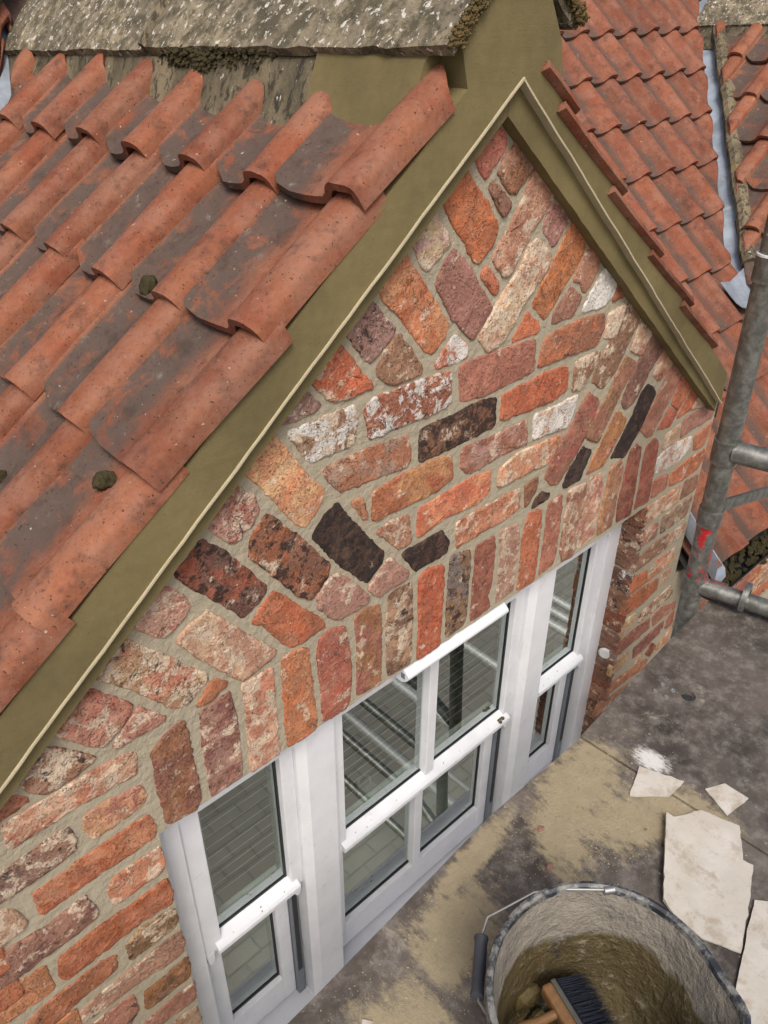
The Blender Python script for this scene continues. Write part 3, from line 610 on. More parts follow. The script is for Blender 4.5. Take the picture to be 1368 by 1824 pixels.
# pale stop bead along the lower arris
def strip(a, b, th, y0, y1, name, mat, seed):
    p = jag(a, b, 50, .0020, seed)+[b]; d = (Vector(b)-Vector(a)).normalized(); nn = Vector((d.y, -d.x))
    q = [(x+nn.x*th, z+nn.y*th) for x, z in p]
    m = MB(); n = len(p)
    vs = [(x, y0, z) for x, z in p]+[(x, y0, z) for x, z in q]+[(x, y1, z) for x, z in q]+[(x, y1, z) for x, z in p]
    fs = []
    for i in range(n-1):
        for k in range(4): fs.append((k*n+i, k*n+i+1, ((k+1) % 4)*n+i+1, ((k+1) % 4)*n+i))
    fs += [(0, n, 2*n, 3*n), (n-1, 2*n-1, 3*n-1, 4*n-1)]
    return m.add(vs, fs).obj(name, mat, ver)
ax = (LO[3]-LO[1])/(LO[0]-LO[2]); az = LO[0]*ax+LO[1]
strip((-.10, LO[0]*-.10+LO[1]-.0005), (ax, az-.0005), .0032, -.0485, -.028, 'edge_bead', M['bead'], 3)
strip((ax+.002, az-.004), (2.218, LO[2]*2.218+LO[3]-.0005), .0034, -.0485, -.028, 'edge_bead', M['bead'], 4)
for e0, e1, sd_ in (((-.10, .803*-.10-1.083), (1.1405, -.1675), 9), ((1.1395, -.1675), (2.225, -.812*2.225+.758), 10)):
    p = jag(e0, e1, 60, .0022, sd_)+[e1]; m = MB(); k = len(p); up = .072
    vs = [(x, -.030, z) for x, z in p]+[(x+(0 if sd_ == 9 else .0), -.030, z+up) for x, z in p]+[(x, .02, z) for x, z in p]
    m.add(vs, [(i, i+1, k+i+1, k+i) for i in range(k-1)]+[(i+1, i, 2*k+i, 2*k+i+1) for i in range(k-1)]).obj('inner_verge_band', M['render'], ver)

# ---------------------------------------------------------------- roof tiles
TL = .325
def tile_mesh(name, mat, kind, seed, wide=1.0, cut=0.0, length=TL):
    prof = [(0, 10), (8, 4), (24, 0), (52, -3), (80, -3), (102, 0), (118, 4), (130, 12), (137, 24), (145, 32), (156, 36.5), (172, 38), (188, 36.5), (199, 33), (205, 28.5), (208.5, 21), (210, -4)]
    prof = [((u*wide if u < 100 else 100*wide+(u-100))/1000, h/1000) for u, h in prof]
    W = prof[-1][0]; prof = [p for p in prof if p[0] >= cut]
    nv = 7; th = .0140; vs = []; r = random.Random(seed); n = len(prof)
    for layer in (0, 1):
        for j in range(nv+1):
            for i, (u, h) in enumerate(prof):
                e = 0.0
                if u-cut < .045: e = (.045-(u-cut))*.75           # tail corner of the pan is clipped
                if kind == 'old' and u > W-.02: e += .0
                y0 = e+.0022*noise.noise((u*40+seed, seed, 0)); hd = length-(max(0, u-(W-.035))*1.1)
                y = y0+(hd-y0)*j/nv
                k = .0016*noise.noise((u*18, y*14, seed*3.1))
                # offset along the profile normal for the thickness
                a = prof[max(i-1, 0)]; b = prof[min(i+1, n-1)]; tx, tz = b[0]-a[0], b[1]-a[1]; L = math.hypot(tx, tz)
                off = -th*layer
                vs.append((u+(-tz/L)*off*.9, y, h+k+(tx/L)*off))
    fs = []; R_ = (nv+1)*n
    for j in range(nv):
        for i in range(n-1):
            a, b, c, d = j*n+i, j*n+i+1, (j+1)*n+i+1, (j+1)*n+i
            fs += [(a, b, c, d), (R_+a, R_+d, R_+c, R_+b)]
    for i in range(n-1):
        fs.append((i, R_+i, R_+i+1, i+1)); a = nv*n+i; fs.append((a, a+1, R_+a+1, R_+a))
    for j in range(nv):
        a, b = j*n, (j+1)*n; fs.append((a, b, R_+b, R_+a)); a += n-1; b += n-1; fs.append((a, R_+a, R_+b, b))
    me = bpy.data.meshes.new(name); me.from_pydata(vs, [], fs); me.materials.append(mat)
    bm = bmesh.new(); bm.from_mesh(me); bmesh.ops.recalc_face_normals(bm, faces=bm.faces); bm.to_mesh(me); bm.free()
    for p in me.polygons: p.use_smooth = True
    me.set_sharp_from_angle(angle=math.radians(34)); return me, W
OLD = [tile_mesh('tile', M['tile'], 'old', 3+k) for k in range(4)]; OLDV = [tile_mesh('tile', M['tile'], 'old', 13+k, 1.42) for k in range(2)]
NEW = [tile_mesh('tile', M['tile2'], 'new', 23+k) for k in range(3)]; CUT = tile_mesh('tile', M['tile2'], 'new', 31, 1.0, .104)
OLDT = tile_mesh('tile', M['tile'], 'old', 61, 1.0, 0, .155); OLDS = [tile_mesh('tile', M['tile'], 'old', 43+k, 1.0, 0, .235) for k in range(3)]; OLDVS = tile_mesh('tile', M['tile'], 'old', 53, 1.42, 0, .255)
TR = random.Random(21)
TILT = math.radians(5.0); HC = .037
def lay(mesh, W, corner, U, Wv, parent, jit=1.0, HC=.030):
    # corner: world point of the roll's outer top corner at the tail; U to the right, Wv up the slope
    N = U.cross(Wv); t = TILT+math.radians(TR.uniform(-.5, .5)*jit); Y = Wv*math.cos(t)-N*math.sin(t); Z = N*math.cos(t)+Wv*math.sin(t)
    a = math.radians(TR.uniform(-.7, .7)*jit); U2 = U*math.cos(a)+Y*math.sin(a); Y2 = Y*math.cos(a)-U*math.sin(a)
    org = corner-U2*(W-.006)-Z*HC+N*TR.uniform(-.002, .002)*jit+Wv*TR.uniform(-.005, .005)*jit
    m = Matrix(((U2.x, Y2.x, Z.x, org.x), (U2.y, Y2.y, Z.y, org.y), (U2.z, Y2.z, Z.z, org.z), (0, 0, 0, 1)))
    o = bpy.data.objects.new('tile', mesh); link(o, parent=parent, mat4=m); return o
MS, MC = .937, -1.555                                     # main roof: z = MS*y + MC
def main_z(y): return MS*y+MC
def valley_x(z, dx): return (z+.921)/.805+dx
VD = Vector((1/.805, 1/.937, 1))
def cut_valley(o, dx, off, keep_low_x):
    # saw the tile off along a vertical plane that follows the valley line
    z0 = -.6; P = Vector((valley_x(z0, dx)+off, (z0-MC)/MS, z0)); nrm = VD.cross(Vector((0, 0, 1))).normalized()   # points to +x, -y
    m = WM[o.name]; inv = m.inverted()
    cs = [(m @ Vector(v.co)-P).dot(nrm) for v in o.data.vertices]
    if (max(cs) < 0) if keep_low_x else (min(cs) > 0): return
    if (min(cs) > 0) if keep_low_x else (max(cs) < 0): bpy.data.objects.remove(o, do_unlink=True); return
    me = o.data.copy(); bm = bmesh.new(); bm.from_mesh(me)
    r_ = bmesh.ops.bisect_plane(bm, geom=bm.verts[:]+bm.edges[:]+bm.faces[:], plane_co=inv @ P, plane_no=(inv.to_3x3() @ nrm), clear_outer=keep_low_x, clear_inner=not keep_low_x)
    bmesh.ops.holes_fill(bm, edges=[e for e in bm.edges if e.is_boundary], sides=0); bm.to_mesh(me); bm.free(); o.data = me
# -- dormer roofs (ours and the neighbour's)
def dormer_roof(dx, rows, cols, label, verge=True):
    sl = .805; a = math.atan(sl); Wv = Vector((math.cos(a), 0, math.sin(a))); U = Vector((0, -1, 0))
    m = MB(); zt = lambda x: sl*(x-dx)-.921-.085
    xa = HX+dx
    # underlay board below the tiles, from the eaves to the ridge and back to the main roof
    lo_x = -.10+dx; m.add([(lo_x, -.02, zt(lo_x)), (xa, -.02, zt(xa)), (xa, (zt(xa)-MC)/MS, zt(xa)), (lo_x, (zt(lo_x)-MC)/MS, zt(lo_x))], [(0, 1, 2, 3)])
    rf = m.obj('dormer_roof', M['under'], house, loc=(xa, 0, -.3)); rf['label'] = label
    ys = [-.044]+[.187+.205*k for k in range(9)]
    for r in rows:
        s = -.018+.247*r; x = .25+s*math.cos(a)+dx; z = -.72+s*math.sin(a)
        yv = (z-MC)/MS                                    # where the main roof plane cuts this course
        for c in cols:
            y = ys[c] if c >= 0 else -.044
            if y > yv+.15: continue
            top = r == 3
            if c == 0: me, W = OLDVS if top else TR.choice(OLDV)
            else: me, W = TR.choice(OLDS) if top else TR.choice(OLD)
            o = lay(me, W, Vector((x, y, z)), U, Wv, rf, 1.6, -.006 if c == 0 else .012); cut_valley(o, dx, .05, False)
    return rf
roofL = dormer_roof(0.0, (-4, -3, -2, -1, 0, 1, 2, 3), range(0, 9), 'left slope of the dormer roof in old weathered clay pantiles')
nroof = dormer_roof(3.68, (-2, -1, 0, 1, 2, 3), range(1, 9), 'slope of the neighbouring dormer in dark weathered pantiles')
# -- right slope of our dormer: only the edge shows over the render
sl = .82; a = math.atan(sl); Wr = Vector((-math.cos(a), 0, math.sin(a))); Ur = Vector((0, 1, 0))
m = MB(); zr = lambda x: -sl*x+.875
m.add([(2.30, -.02, zr(2.30)), (2.30, (zr(2.30)-MC)/MS, zr(2.30)), (HX, (zr(HX)-MC)/MS, zr(HX)), (HX, -.02, zr(HX))], [(0, 1, 2, 3)])
roofR = m.obj('dormer_roof', M['under'], house, loc=(HX+.5, 0, -.4)); roofR['label'] = 'far slope of the dormer roof showing its red tile edges'
for r in range(5):
    x = 2.123-.195*r; z = -.811*x+.930
    yv = (z-MC)/MS
    for c in range(7):
        y = -.050+.203+.196*c
        if y > yv+.02: continue
        me, W = OLDT if r == 4 else TR.choice(OLD); o = lay(me, W, Vector((x, y, z)), Ur, Wr, roofR, .6); o.data = o.data
# -- main roof
am = math.atan(MS); Wm = Vector((0, math.cos(am), math.sin(am))); Um = Vector((1, 0, 0))
m = MB(); yt = 2.6
for x0, x1 in ((-1.6, 7.0),):
    m.add([(x0, .30, main_z(.30)-.100), (x1, .30, main_z(.30)-.100), (x1, yt, main_z(yt)-.100), (x0, yt, main_z(yt)-.100)], [(0, 1, 2, 3)])
m.add([(2.31, -.07, main_z(-.07)-.100), (5.6, -.07, main_z(-.07)-.100), (5.6, .30, main_z(.30)-.100), (2.31, .30, main_z(.30)-.100)], [(0, 1, 2, 3)])
m.add([(-1.6, -.07, main_z(-.07)-.100), (-.05, -.07, main_z(-.07)-.100), (-.05, .30, main_z(.30)-.100), (-1.6, .30, main_z(.30)-.100)], [(0, 1, 2, 3)])
roofM = m.obj('main_roof', M['under'], house, loc=(3.0, 1.2, -.5)); roofM['label'] = 'main roof slope of smooth red pantiles facing the scaffold'
for r in range(0, 13):
    y = -.112+.180*r; z = main_z(y)
    for c in range(0, 22):
        x = 2.403+.197*c
        rr = HX+(HX-valley_x(z, 0))                       # mirrored valley on the right side of our dormer
        if z > -1.02 and x < rr+.02: continue
        if z > -1.05 and x > valley_x(z+.22, 3.68)+.2: continue
        if z <= -1.05 and x > 3.62 and y > .05: continue
        if x > 4.1 and z < -1.1: continue
        me, W = (CUT if (c == 0) else TR.choice(NEW))
        o = lay(me, W, Vector((x, y, z)), Um, Wm, roofM, .5)
        if z > -1.05: cut_valley(o, 3.68, -.055, True)
for r in range(7, 13):                                    # a few courses left of our valley
    y = -.112+.180*r; z = main_z(y)
    for c in range(1, 12):
        x = 2.403-.197*(c+1)
        if x > valley_x(z+.22, 0)+.2: continue
        if x < -.6: continue
        o = lay(*TR.choice(NEW), Vector((x, y, z)), Um, Wm, roofM, .5); cut_valley(o, 0.0, -.08, True)
for r in range(0, 9):                                     # the slope left of the dormer, outside the picture
    y = -.112+.180*r; z = main_z(y)
    for c in range(0, 7):
        x = -.06-.197*c
        if r >= 7 and x < -.6: pass
        elif r >= 7: continue
        o = lay(*TR.choice(NEW), Vector((x, y, z)), Um, Wm, roofM, .5)
        if z > -1.05: cut_valley(o, 0.0, -.08, True)
# -- mortar fillets and lead in the valleys
def valley(dx, mirror=False):
    zs = [-1.0+.075*i for i in range(15)]; m = MB(); prof = [(-.34, .0), (-.10, .0), (-.02, -.006), (.05, .0), (.20, .0)]
    for i, z in enumerate(zs):
        x = valley_x(z, dx); y = (z-MC)/MS
        for (d, h) in prof:
            k = .006*noise.noise((z*9, d*20, dx))
            if d < 0: m.v.append((x+d, y-.00, main_z(y)-.088+h+k))
            else: m.v.append((x+d*.55, y-d*.9, z+d*.55*.805-.080+h+k))
    n = len(prof)
    for i in range(len(zs)-1):
        for k in range(n-1): m.f.append((i*n+k, i*n+k+1, (i+1)*n+k+1, (i+1)*n+k))
    return m
v1 = valley(0.0).obj('valley_lead', M['lead'], house, True)
v2 = valley(3.68).obj('valley_lead', M['lead'], house, True)
for dx, seed in ((3.68, 2),):
    m = MB(); pts = []
    for i in range(26):
        z = -1.0+.039*i; x = valley_x(z, dx)+.055; y = (z-MC)/MS-.03
        pts.append((x+.012*noise.noise((z*14, seed, 0)), y+.01*noise.noise((z*11, 4, seed)), z+.0))
    m.tube(pts, [.036+.014*noise.noise((i*.9, seed, 3)) for i in range(26)], 9); m.obj('mortar_fillet', M['oldbed'], house, True)
m = MB(); pts = []
for i in range(16):
    z = -.35+.04*i; x = valley_x(z, 0)-.135; y = (z-MC)/MS
    pts.append((x+.012*noise.noise((z*14, 1, 0)), y-.01, z+.012))
m.tube(pts, [.03+.012*noise.noise((i*.7, 5, 3)) for i in range(16)], 9); m.obj('mortar_fillet', M['oldbed'], house, True)
# rounded lead tongue dressed over the tiles at the foot of the valley
m = MB(); c0 = Vector((3.44, .545, main_z(.545)+.010))
fan = [c0]
for k in range(15):
    an = math.radians(175+200*k/14); d = Um*math.cos(an)*.13+Wm*math.sin(an)*.15; fan.append(c0+d+Vector((0, 0, .004*math.sin(k*1.3)))+Um*.06)
m.add(fan+[p-Vector((0, 0, .004)) for p in fan], [(0, k, k+1) for k in range(1, 15)]+[(k+16, k, k+1, k+17) for k in range(1, 15)])
m.obj('lead_tongue', M['lead'], house, True)
# ---------------------------------------------------------------- ridge
def ridge(dx, y0, y1, joints, fresh_y, label):
    xa = HX+dx
    bed = MB().prism([(.930+dx, -.215), (.982+dx, -.086), (1.02+dx, -.06), (xa, .05), (xa+(HX-1.02), -.06), (xa+(HX-.982), -.086), (xa+(HX-.930), -.215)], fresh_y, y1)
    bed.v = [(x, y, z-.04*max(y, 0) if z > -.2 else z-.02*max(y, 0)) for x, y, z in bed.v]
    b = bed.obj('ridge_bedding', M['oldbed'], house, loc=(xa, fresh_y, -.2)); b['label'] = label
    if fresh_y > .1: 
        nw = MB().prism([(.925+dx, -.215), (.978+dx, -.086), (1.012+dx, -.058), (xa, .05), (xa+.14, -.062), (xa+.14, -.205)], .004, fresh_y+.02).obj('fresh_bedding', M['render'], b); nw['label'] = 'fresh olive mortar under the end ridge stone'
    ed = [y0]+joints+[y1]
    for i in range(len(ed)-1):
        a0, a1 = ed[i]+.007, ed[i+1]-.007; m = MB(); r = random.Random(i+40)
        # a stone inverted V: outer and inner faces, subdivided so that edges are worn
        sec = [(.985, -.080), (.972, -.066), (1.01, -.020), (1.06, .034), (1.11, .088), (HX, .122), (1.184, .088), (1.234, .034), (1.270, -.010), (1.292, -.040), (1.278, -.054), (1.24, -.022), (HX, .066), (1.044, -.030)]
        ny = max(6, int((a1-a0)/.03)); n = len(sec)
        for j in range(ny+1):
            y = a0+(a1-a0)*j/ny
            for (x, z) in sec:
                e = .004*noise.noise((x*25+i*7, y*25, z*25)); m.v.append((x+dx+e+i*.001, y+(.004*noise.noise((x*30, z*30, i+j)) if j in (0, ny) else 0), z-.04*y+e-.006*i+.004*noise.noise((x*9, y*7, i))))
        for j in range(ny):
            for k in range(n): m.f.append((j*n+k, j*n+(k+1) % n, (j+1)*n+(k+1) % n, (j+1)*n+k))
        m.f += [tuple(range(n)), tuple(range((ny+1)*n-1, ny*n-1, -1))]
        m.obj('ridge_stone', M['stone'], b, True)
        if i > 0:
            yj = ed[i]; q = MB(); jp = [(x+dx, z-.04*yj-.003*1+.004) for x, z in sec[1:10]]; k_ = len(jp)
            q.tube([(x, yj+.003*noise.noise((x*40, z*40, 1)), z) for x, z in jp], .0105, 7); q.obj('joint_mortar', M['oldbed'], b, True)
    return b
rb = ridge(0.0, -.052, 1.62, [.83], .235, 'grey lichen stained mortar bedding under the ridge stones')
ridge(3.68, -.052, 1.60, [.5, 1.1], .03, 'stone ridge bedding of the neighbouring dormer')
# ---------------------------------------------------------------- gutter, flashing
gy, gz, gr = -.118, -1.700, .056
m = MB(); prof = [(gy+gr*math.cos(t), gz+gr*math.sin(t)*.95) for t in [math.pi+math.pi*k/14 for k in range(15)]]
inn_ = [(gy+(gr-.004)*math.cos(t), gz+(gr-.004)*math.sin(t)*.95) for t in [2*math.pi-math.pi*k/14 for k in range(15)]]
loop = [(gy-gr-.004, gz+.004)]+prof+[(gy+gr+.004, gz+.004)]+inn_
X0, X1 = 2.318, 5.5; n = len(loop)
m.add([(X0, y, z) for y, z in loop]+[(X1, y, z) for y, z in loop], [tuple(range(n)), tuple(range(2*n-1, n-1, -1))]+[(i, (i+1) % n, (i+1) % n+n, i+n) for i in range(n)])
m.prism([(X0-.006, gz-.058), (X0+.004, gz-.058), (X0+.004, gz+.006), (X0-.006, gz+.006)], gy-gr-.003, gy+gr+.003)
gut = m.obj('gutter', M['gutter'], house, True); gut['label'] = 'black half round plastic gutter clogged with moss'
g2 = gut.copy(); COL.objects.link(g2); g2.location.x += -.06-5.5
m = MB(); r = random.Random(8)
for k in range(210):
    x = r.choice([r.gauss(2.46, .05), r.gauss(2.72, .06), r.uniform(2.35, 3.4)]); x = min(max(x, 2.33), 3.4); y = gy+r.uniform(-.04, .04); z = gz-.052+.018*r.random()+.016*(1-abs(y-gy)/.05)
    s = r.uniform(.005, .014); m.tube([(x-s, y, z), (x, y+r.uniform(-s, s), z+s*.7), (x+s, y, z)], [s*.4, s, s*.4], 5)
m.obj('gutter_moss', M['moss'], gut, True, kind='stuff')
m = MB(); pr = [(2.306, .10), (2.307, .045), (2.312, .008), (2.345, -.004), (2.40, .012)]
ysl = [-.135, -.125, -.08, 0.0, .1, .2, .32, .45, .58]
for j, y in enumerate(ysl):
    for (x, h) in pr:
        dz = -.03 if j == 0 else 0; m.v.append((x, y, main_z(max(y, -.125))-.008+h+dz+.003*noise.noise((x*60, y*20, 0))))
for j in range(len(ysl)-1):
    for k in range(4): m.f.append((j*5+k, j*5+k+1, (j+1)*5+k+1, (j+1)*5+k))
m.obj('lead_flashing', M['lead'], house, True)
# ---------------------------------------------------------------- cheek of the dormer behind the gable wall
m = MB(); m.add([(2.296, .24, -1.03), (2.296, .62, -1.03), (2.296, .24, -1.34), (-.03, .24, -1.03), (-.03, .62, -1.03), (-.03, .24, -1.34)], [(0, 1, 2), (3, 5, 4)])
m.obj('dormer_cheek', M['lead'], house)
nw = MB().prism([(3.64, -1.715), (5.98, -1.715), (5.98, rake(2.30, .02)), (HX+3.684, rake(HX+.004, .02)), (3.64, rake(-.04, .02))], .004, .236).obj('gable_wall', M['mortar'], house); nw['label'] = 'gable wall of the neighbouring dormer'
m = MB(); m.add([(3.650, .23, -1.03), (3.650, .62, -1.03), (3.650, .23, -1.40)], [(0, 1, 2)]); m.obj('dormer_cheek', M['lead'], house)
# ---------------------------------------------------------------- window
FY = .066
fr = MB()
fr.box(WX0-.002, .402, FY, .15, WZ0, WZ1+.004); fr.box(1.914, WX1+.002, FY, .15, WZ0, WZ1+.004)          # jambs
fr.box(.402, 1.914, FY, .15, -1.395, WZ1+.004); fr.box(.402, 1.914, .045, .17, WZ0, -2.452)               # head and sill
win = fr.obj('window', M['white'], house, bev=.002, loc=(1.158, FY, WZ0)); win['label'] = 'white plastic three light sliding sash window'
sil = MB(); sil.box(WX0-.001, WX1+.001, .012, .066, WZ0, -2.470); sil.obj('sill', M['white'], win, bev=.003)
jb = MB(); jb.box(.350, .366, FY-.006, FY+.01, WZ0+.06, WZ1); jb.obj('frame_groove', M['white'], win, bev=.002)
for x0, x1 in ((.693, .798), (1.518, 1.623)):
    b = MB()
    b.prism([(x0+.02, WZ0+.05), (x1-.006, WZ0+.05), (x1-.006, WZ1), (x0+.02, WZ1)], .050, .15)
    b.add([(x0, .066, WZ0+.05), (x0+.0202, .0502, WZ0+.05), (x0+.0202, .15, WZ0+.05), (x0, .15, WZ0+.05), (x0, .066, WZ1), (x0+.0202, .0502, WZ1), (x0+.0202, .15, WZ1), (x0, .15, WZ1)], [(0,3,2,1),(4,5,6,7),(0,1,5,4),(1,2,6,5),(2,3,7,6),(3,0,4,7)])
    b.prism([(x1-.0062, WZ0+.05), (x1, WZ0+.05), (x1, WZ1), (x1-.0062, WZ1)], .060, .15)
    b.obj('mullion', M['white'], win)
GT, GB, RB, LB = -1.412, -1.866, -1.901, -2.330
def ring(m, x0, x1, z0, z1, w, wt, wb, y0, y1):
    m.box(x0, x0+w, y0, y1, z0, z1); m.box(x1-w, x1, y0, y1, z0, z1); m.box(x0+w, x1-w, y0+.0005, y1, z1-wt, z1); m.box(x0+w, x1-w, y0+.0005, y1, z0, z0+wb)
for li, (x0, x1, g0, g1, bars) in enumerate(((.402, .693, .451, .657, []), (.798, 1.518, .839, 1.477, [(1.134, 1.166)]), (1.623, 1.914, .0, .0, []))):
    if li == 2: g0, g1 = 1.659, 1.865
    # upper sash: in front
    u = MB(); u.box(x0, g0, .076, .110, RB, -1.396); u.box(g1, x1, .076, .110, RB, -1.396); u.box(g0, g1, .0765, .110, GT, -1.396)
    for bx in bars: u.box(bx[0], bx[1], .074, .104, GB, GT)
    us = u.obj('sash', M['white'], win, bev=.0022)
    rl = MB()                                               # meeting rail with its sloping top and moulded nose
    sec = [(.060, RB+.004), (.064, RB-.002), (.108, RB-.002), (.108, GB+.008), (.090, GB+.0), (.066, GB-.012), (.060, GB-.018)]
    X_ = (g0-.018, g1+.018); k = len(sec)
    rl.add([(X_[0], y, z) for y, z in sec]+[(X_[1], y, z) for y, z in sec], [tuple(range(k)), tuple(range(2*k-1, k-1, -1))]+[(i, (i+1) % k, (i+1) % k+k, i+k) for i in range(k)])
    rl.obj('meeting_rail', M['white'], us, bev=.0015)
    for hx in (x0+.004, x1-.028):                            # run-through horns
        z0 = RB; MB().prism([(hx, z0-.004), (hx+.004, z0-.04), (hx+.012, z0-.052), (hx+.020, z0-.04), (hx+.024, z0-.004)], .078, .106).obj('horn', M['white'], us, bev=.002)
    gk = MB(); ring(gk, g0-.002, g1+.002, GB-.002, GT+.002, .007, .007, .010, .094, .100); gk.obj('gasket', M['gasket'], us)
    sp = MB(); ring(sp, g0+.004, g1-.004, GB+.004, GT-.004, .010, .010, .014, .1015, .115); sp.obj('glazing_spacer', M['spacer'], us)
    ed = [g0]+[v for b in bars for v in b]+[g1]
    for i in range(0, len(ed), 2):
        p = MB(); p.box(ed[i], ed[i+1], .0975, .1005, GB, GT); p.obj('pane', M['glass'], us)
    # lower sash: set back
    h0, h1 = x0+.012, x1-.030; a0, a1 = h0+.045, h1-.040
    lo = MB(); lo.box(h0, a0, .112, .146, -2.440, RB+.03); lo.box(a1, h1, .112, .146, -2.440, RB+.03); lo.box(a0, a1, .1125, .146, RB+.005, RB+.03); lo.box(a0, a1, .1125, .146, -2.440, LB)
    for bx in bars: lo.box(bx[0], bx[1], .110, .140, LB, RB+.01)
    ls = lo.obj('sash', M['white'], win, bev=.0022)
    gk = MB(); ring(gk, a0-.002, a1+.002, LB-.002, RB+.012, .007, .007, .010, .128, .134); gk.obj('gasket', M['gasket'], ls)
    sp = MB(); ring(sp, a0+.004, a1-.004, LB+.004, RB+.010, .010, .010, .014, .1355, .143); sp.obj('glazing_spacer', M['spacer'], ls)
    ed = [a0]+[v for b in bars for v in b]+[a1]
    for i in range(0, len(ed), 2):
        p = MB(); p.box(ed[i], ed[i+1], .1315, .1345, LB, RB+.02); p.obj('pane', M['glass'], ls)
    tr = MB(); tr.box(h1+.001, x1-.006, .100, .15, -2.45, RB-.01); tr.obj('sash_track', M['spacer'], win)
    tr = MB(); tr.box(h1+.006, x1-.010, .0985, .101, -2.33, RB-.01); tr.obj('track_seal', M['gasket'], win)
    # blind slats, lock and inner board behind the glass
    bl = MB()
    for k in range(12):
        z = GT-.020-.036*k; bl.box(g0-.02, g1+.02, .150, .1512, z, z+.0013)
    bl.obj('blind_slats', M['blind'], win, kind='stuff')
# trickle vent cover on the head of the middle light
vt = MB(); k = 10
vx0, vx1 = .965, 1.322; arc = [(.066, -1.297)]+[(.010-.022*math.sin(math.pi*i/9), -1.297-.044*i/9) for i in range(10)]+[(.066, -1.341)]
n = len(arc); vt.add([(vx0, y, z) for y, z in arc]+[(vx1, y, z) for y, z in arc], [tuple(range(n)), tuple(range(2*n-1, n-1, -1))]+[(i, (i+1) % n, (i+1) % n+n, i+n) for i in range(n)])
vo = vt.obj('trickle_vent', M['white'], win, True); vo['label'] = 'rounded white trickle vent cover on the head of the middle light'
for x in (vx0-.0006, vx1-.0014):
    q = MB(); q.box(x, x+.002, .000, .012, -1.327, -1.311); q.obj('end_slot', M['spacer'], vo)
sp_ = MB(); r = random.Random(19)
def blob(m, x, y, z, s):
    m.tube([(x-s, y, z), (x-s*.4, y-s*.2, z+s*.35), (x+s*.5, y+s*.2, z+s*.3), (x+s, y, z)], [s*.25, s*.75, s*.65, s*.2], 6)
for k in range(9): blob(sp_, 1.462+r.uniform(-.014, .014), .066+r.uniform(-.004, .010), GB-.011+r.uniform(-.004, .003), r.uniform(.003, .007))
for k in range(46):
    li = r.choice((0, 1, 1, 1, 2)); g_ = ((.451, .657), (.839, 1.477), (1.659, 1.865))[li]
    blob(sp_, r.uniform(*g_), r.uniform(.066, .088), GB-.010+r.uniform(-.001, .004), r.uniform(.0008, .0022))
for k in range(40): blob(sp_, r.uniform(.80, 1.45), r.uniform(.014, .06), -2.4695, r.uniform(.001, .003))
blob(sp_, .905, .03, -2.469, .009); sp_.obj('mortar_splash', M['wet'], win, True, kind='stuff')
for x in (1.0, 1.30):
    lk = MB(); pts = [(x+.022*math.cos(t), .185+.010*math.sin(t), -1.885+.016*math.sin(t)) for t in [2*math.pi*i/14 for i in range(15)]]; lk.tube(pts, .0035, 6); lk.box(x-.03, x+.03, .165, .18, -1.915, -1.8995)
    lk.obj('sash_lock', M['spacer'], win, True)
ib = MB(); ib.box(WX0-.02, WX1+.02, .24, .44, -2.47, -2.44); ib.obj('window_board', M['white'], win)
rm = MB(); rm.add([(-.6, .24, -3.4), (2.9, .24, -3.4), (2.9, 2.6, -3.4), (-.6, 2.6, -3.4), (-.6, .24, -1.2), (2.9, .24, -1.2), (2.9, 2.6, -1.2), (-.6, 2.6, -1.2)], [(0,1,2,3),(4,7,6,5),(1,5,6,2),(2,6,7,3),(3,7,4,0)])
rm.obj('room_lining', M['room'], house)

# ============================================================ SCAFFOLD TOWER
ZB = -1.30
tow = thing('scaffold_tower', (1.699, -.302, GZ), 'dull aluminium scaffold tower with red marked post standing at the gable corner', 'scaffold')
px = lambda z: 1.699-.054*(z+1.265); PY = -.302
def post(y, z0, z1, r=.0254): return MB().tube([(px(z0), y, z0), (px(z1), y, z1)], r, 28)
post(PY, GZ, -1.24).obj('post', M['alu'], tow, True)
post(PY, -1.24, -1.06, .0248).obj('post', M['alured'], tow, True, label='lower length of post streaked with red paint')
post(PY, -1.062, .9, .0252).obj('post', M['alu'], tow, True)
for z0, z1, r in ((-1.285, -1.235, .030), (-.90, -.842, .0300), (-.48, -.43, .0295), (-1.075, -1.03, .0285)): post(PY, z0, z1, r).obj('collar', M['alu'], tow, True)
MB().tube([(px(-.43), PY, -.4305), (px(-.43), PY, -.426)], .0300, 28).obj('weld_ring', M['paint'], tow, True)
def rung(z, mat='alu', r=.0254, y0=PY-.018, ln=1.2, dx=0): 
    e = (px(z)+.042*0+dx, y0-ln, z-.0)
    return MB().tube([(px(z), y0, z), (px(z)+.045, y0-.18, z), (px(z)+.05+dx, y0-ln, z)], r, 24)
rung(-.868).obj('rung', M['alu'], tow, True)
rung(-1.262, r=.0215).obj('rung', M['alu'], tow, True)
MB().tube([(px(-1.262)+.004, PY-.02, -1.262), (px(-1.262)+.02, PY-.075, -1.262)], .0235, 24).obj('rung_sleeve', M['alured'], tow, True)
for z in (-.47, -.07, -1.66, -2.06, -2.46, -2.86, -3.26, -3.66): rung(z, r=.0225).obj('rung', M['alu'], tow, True)
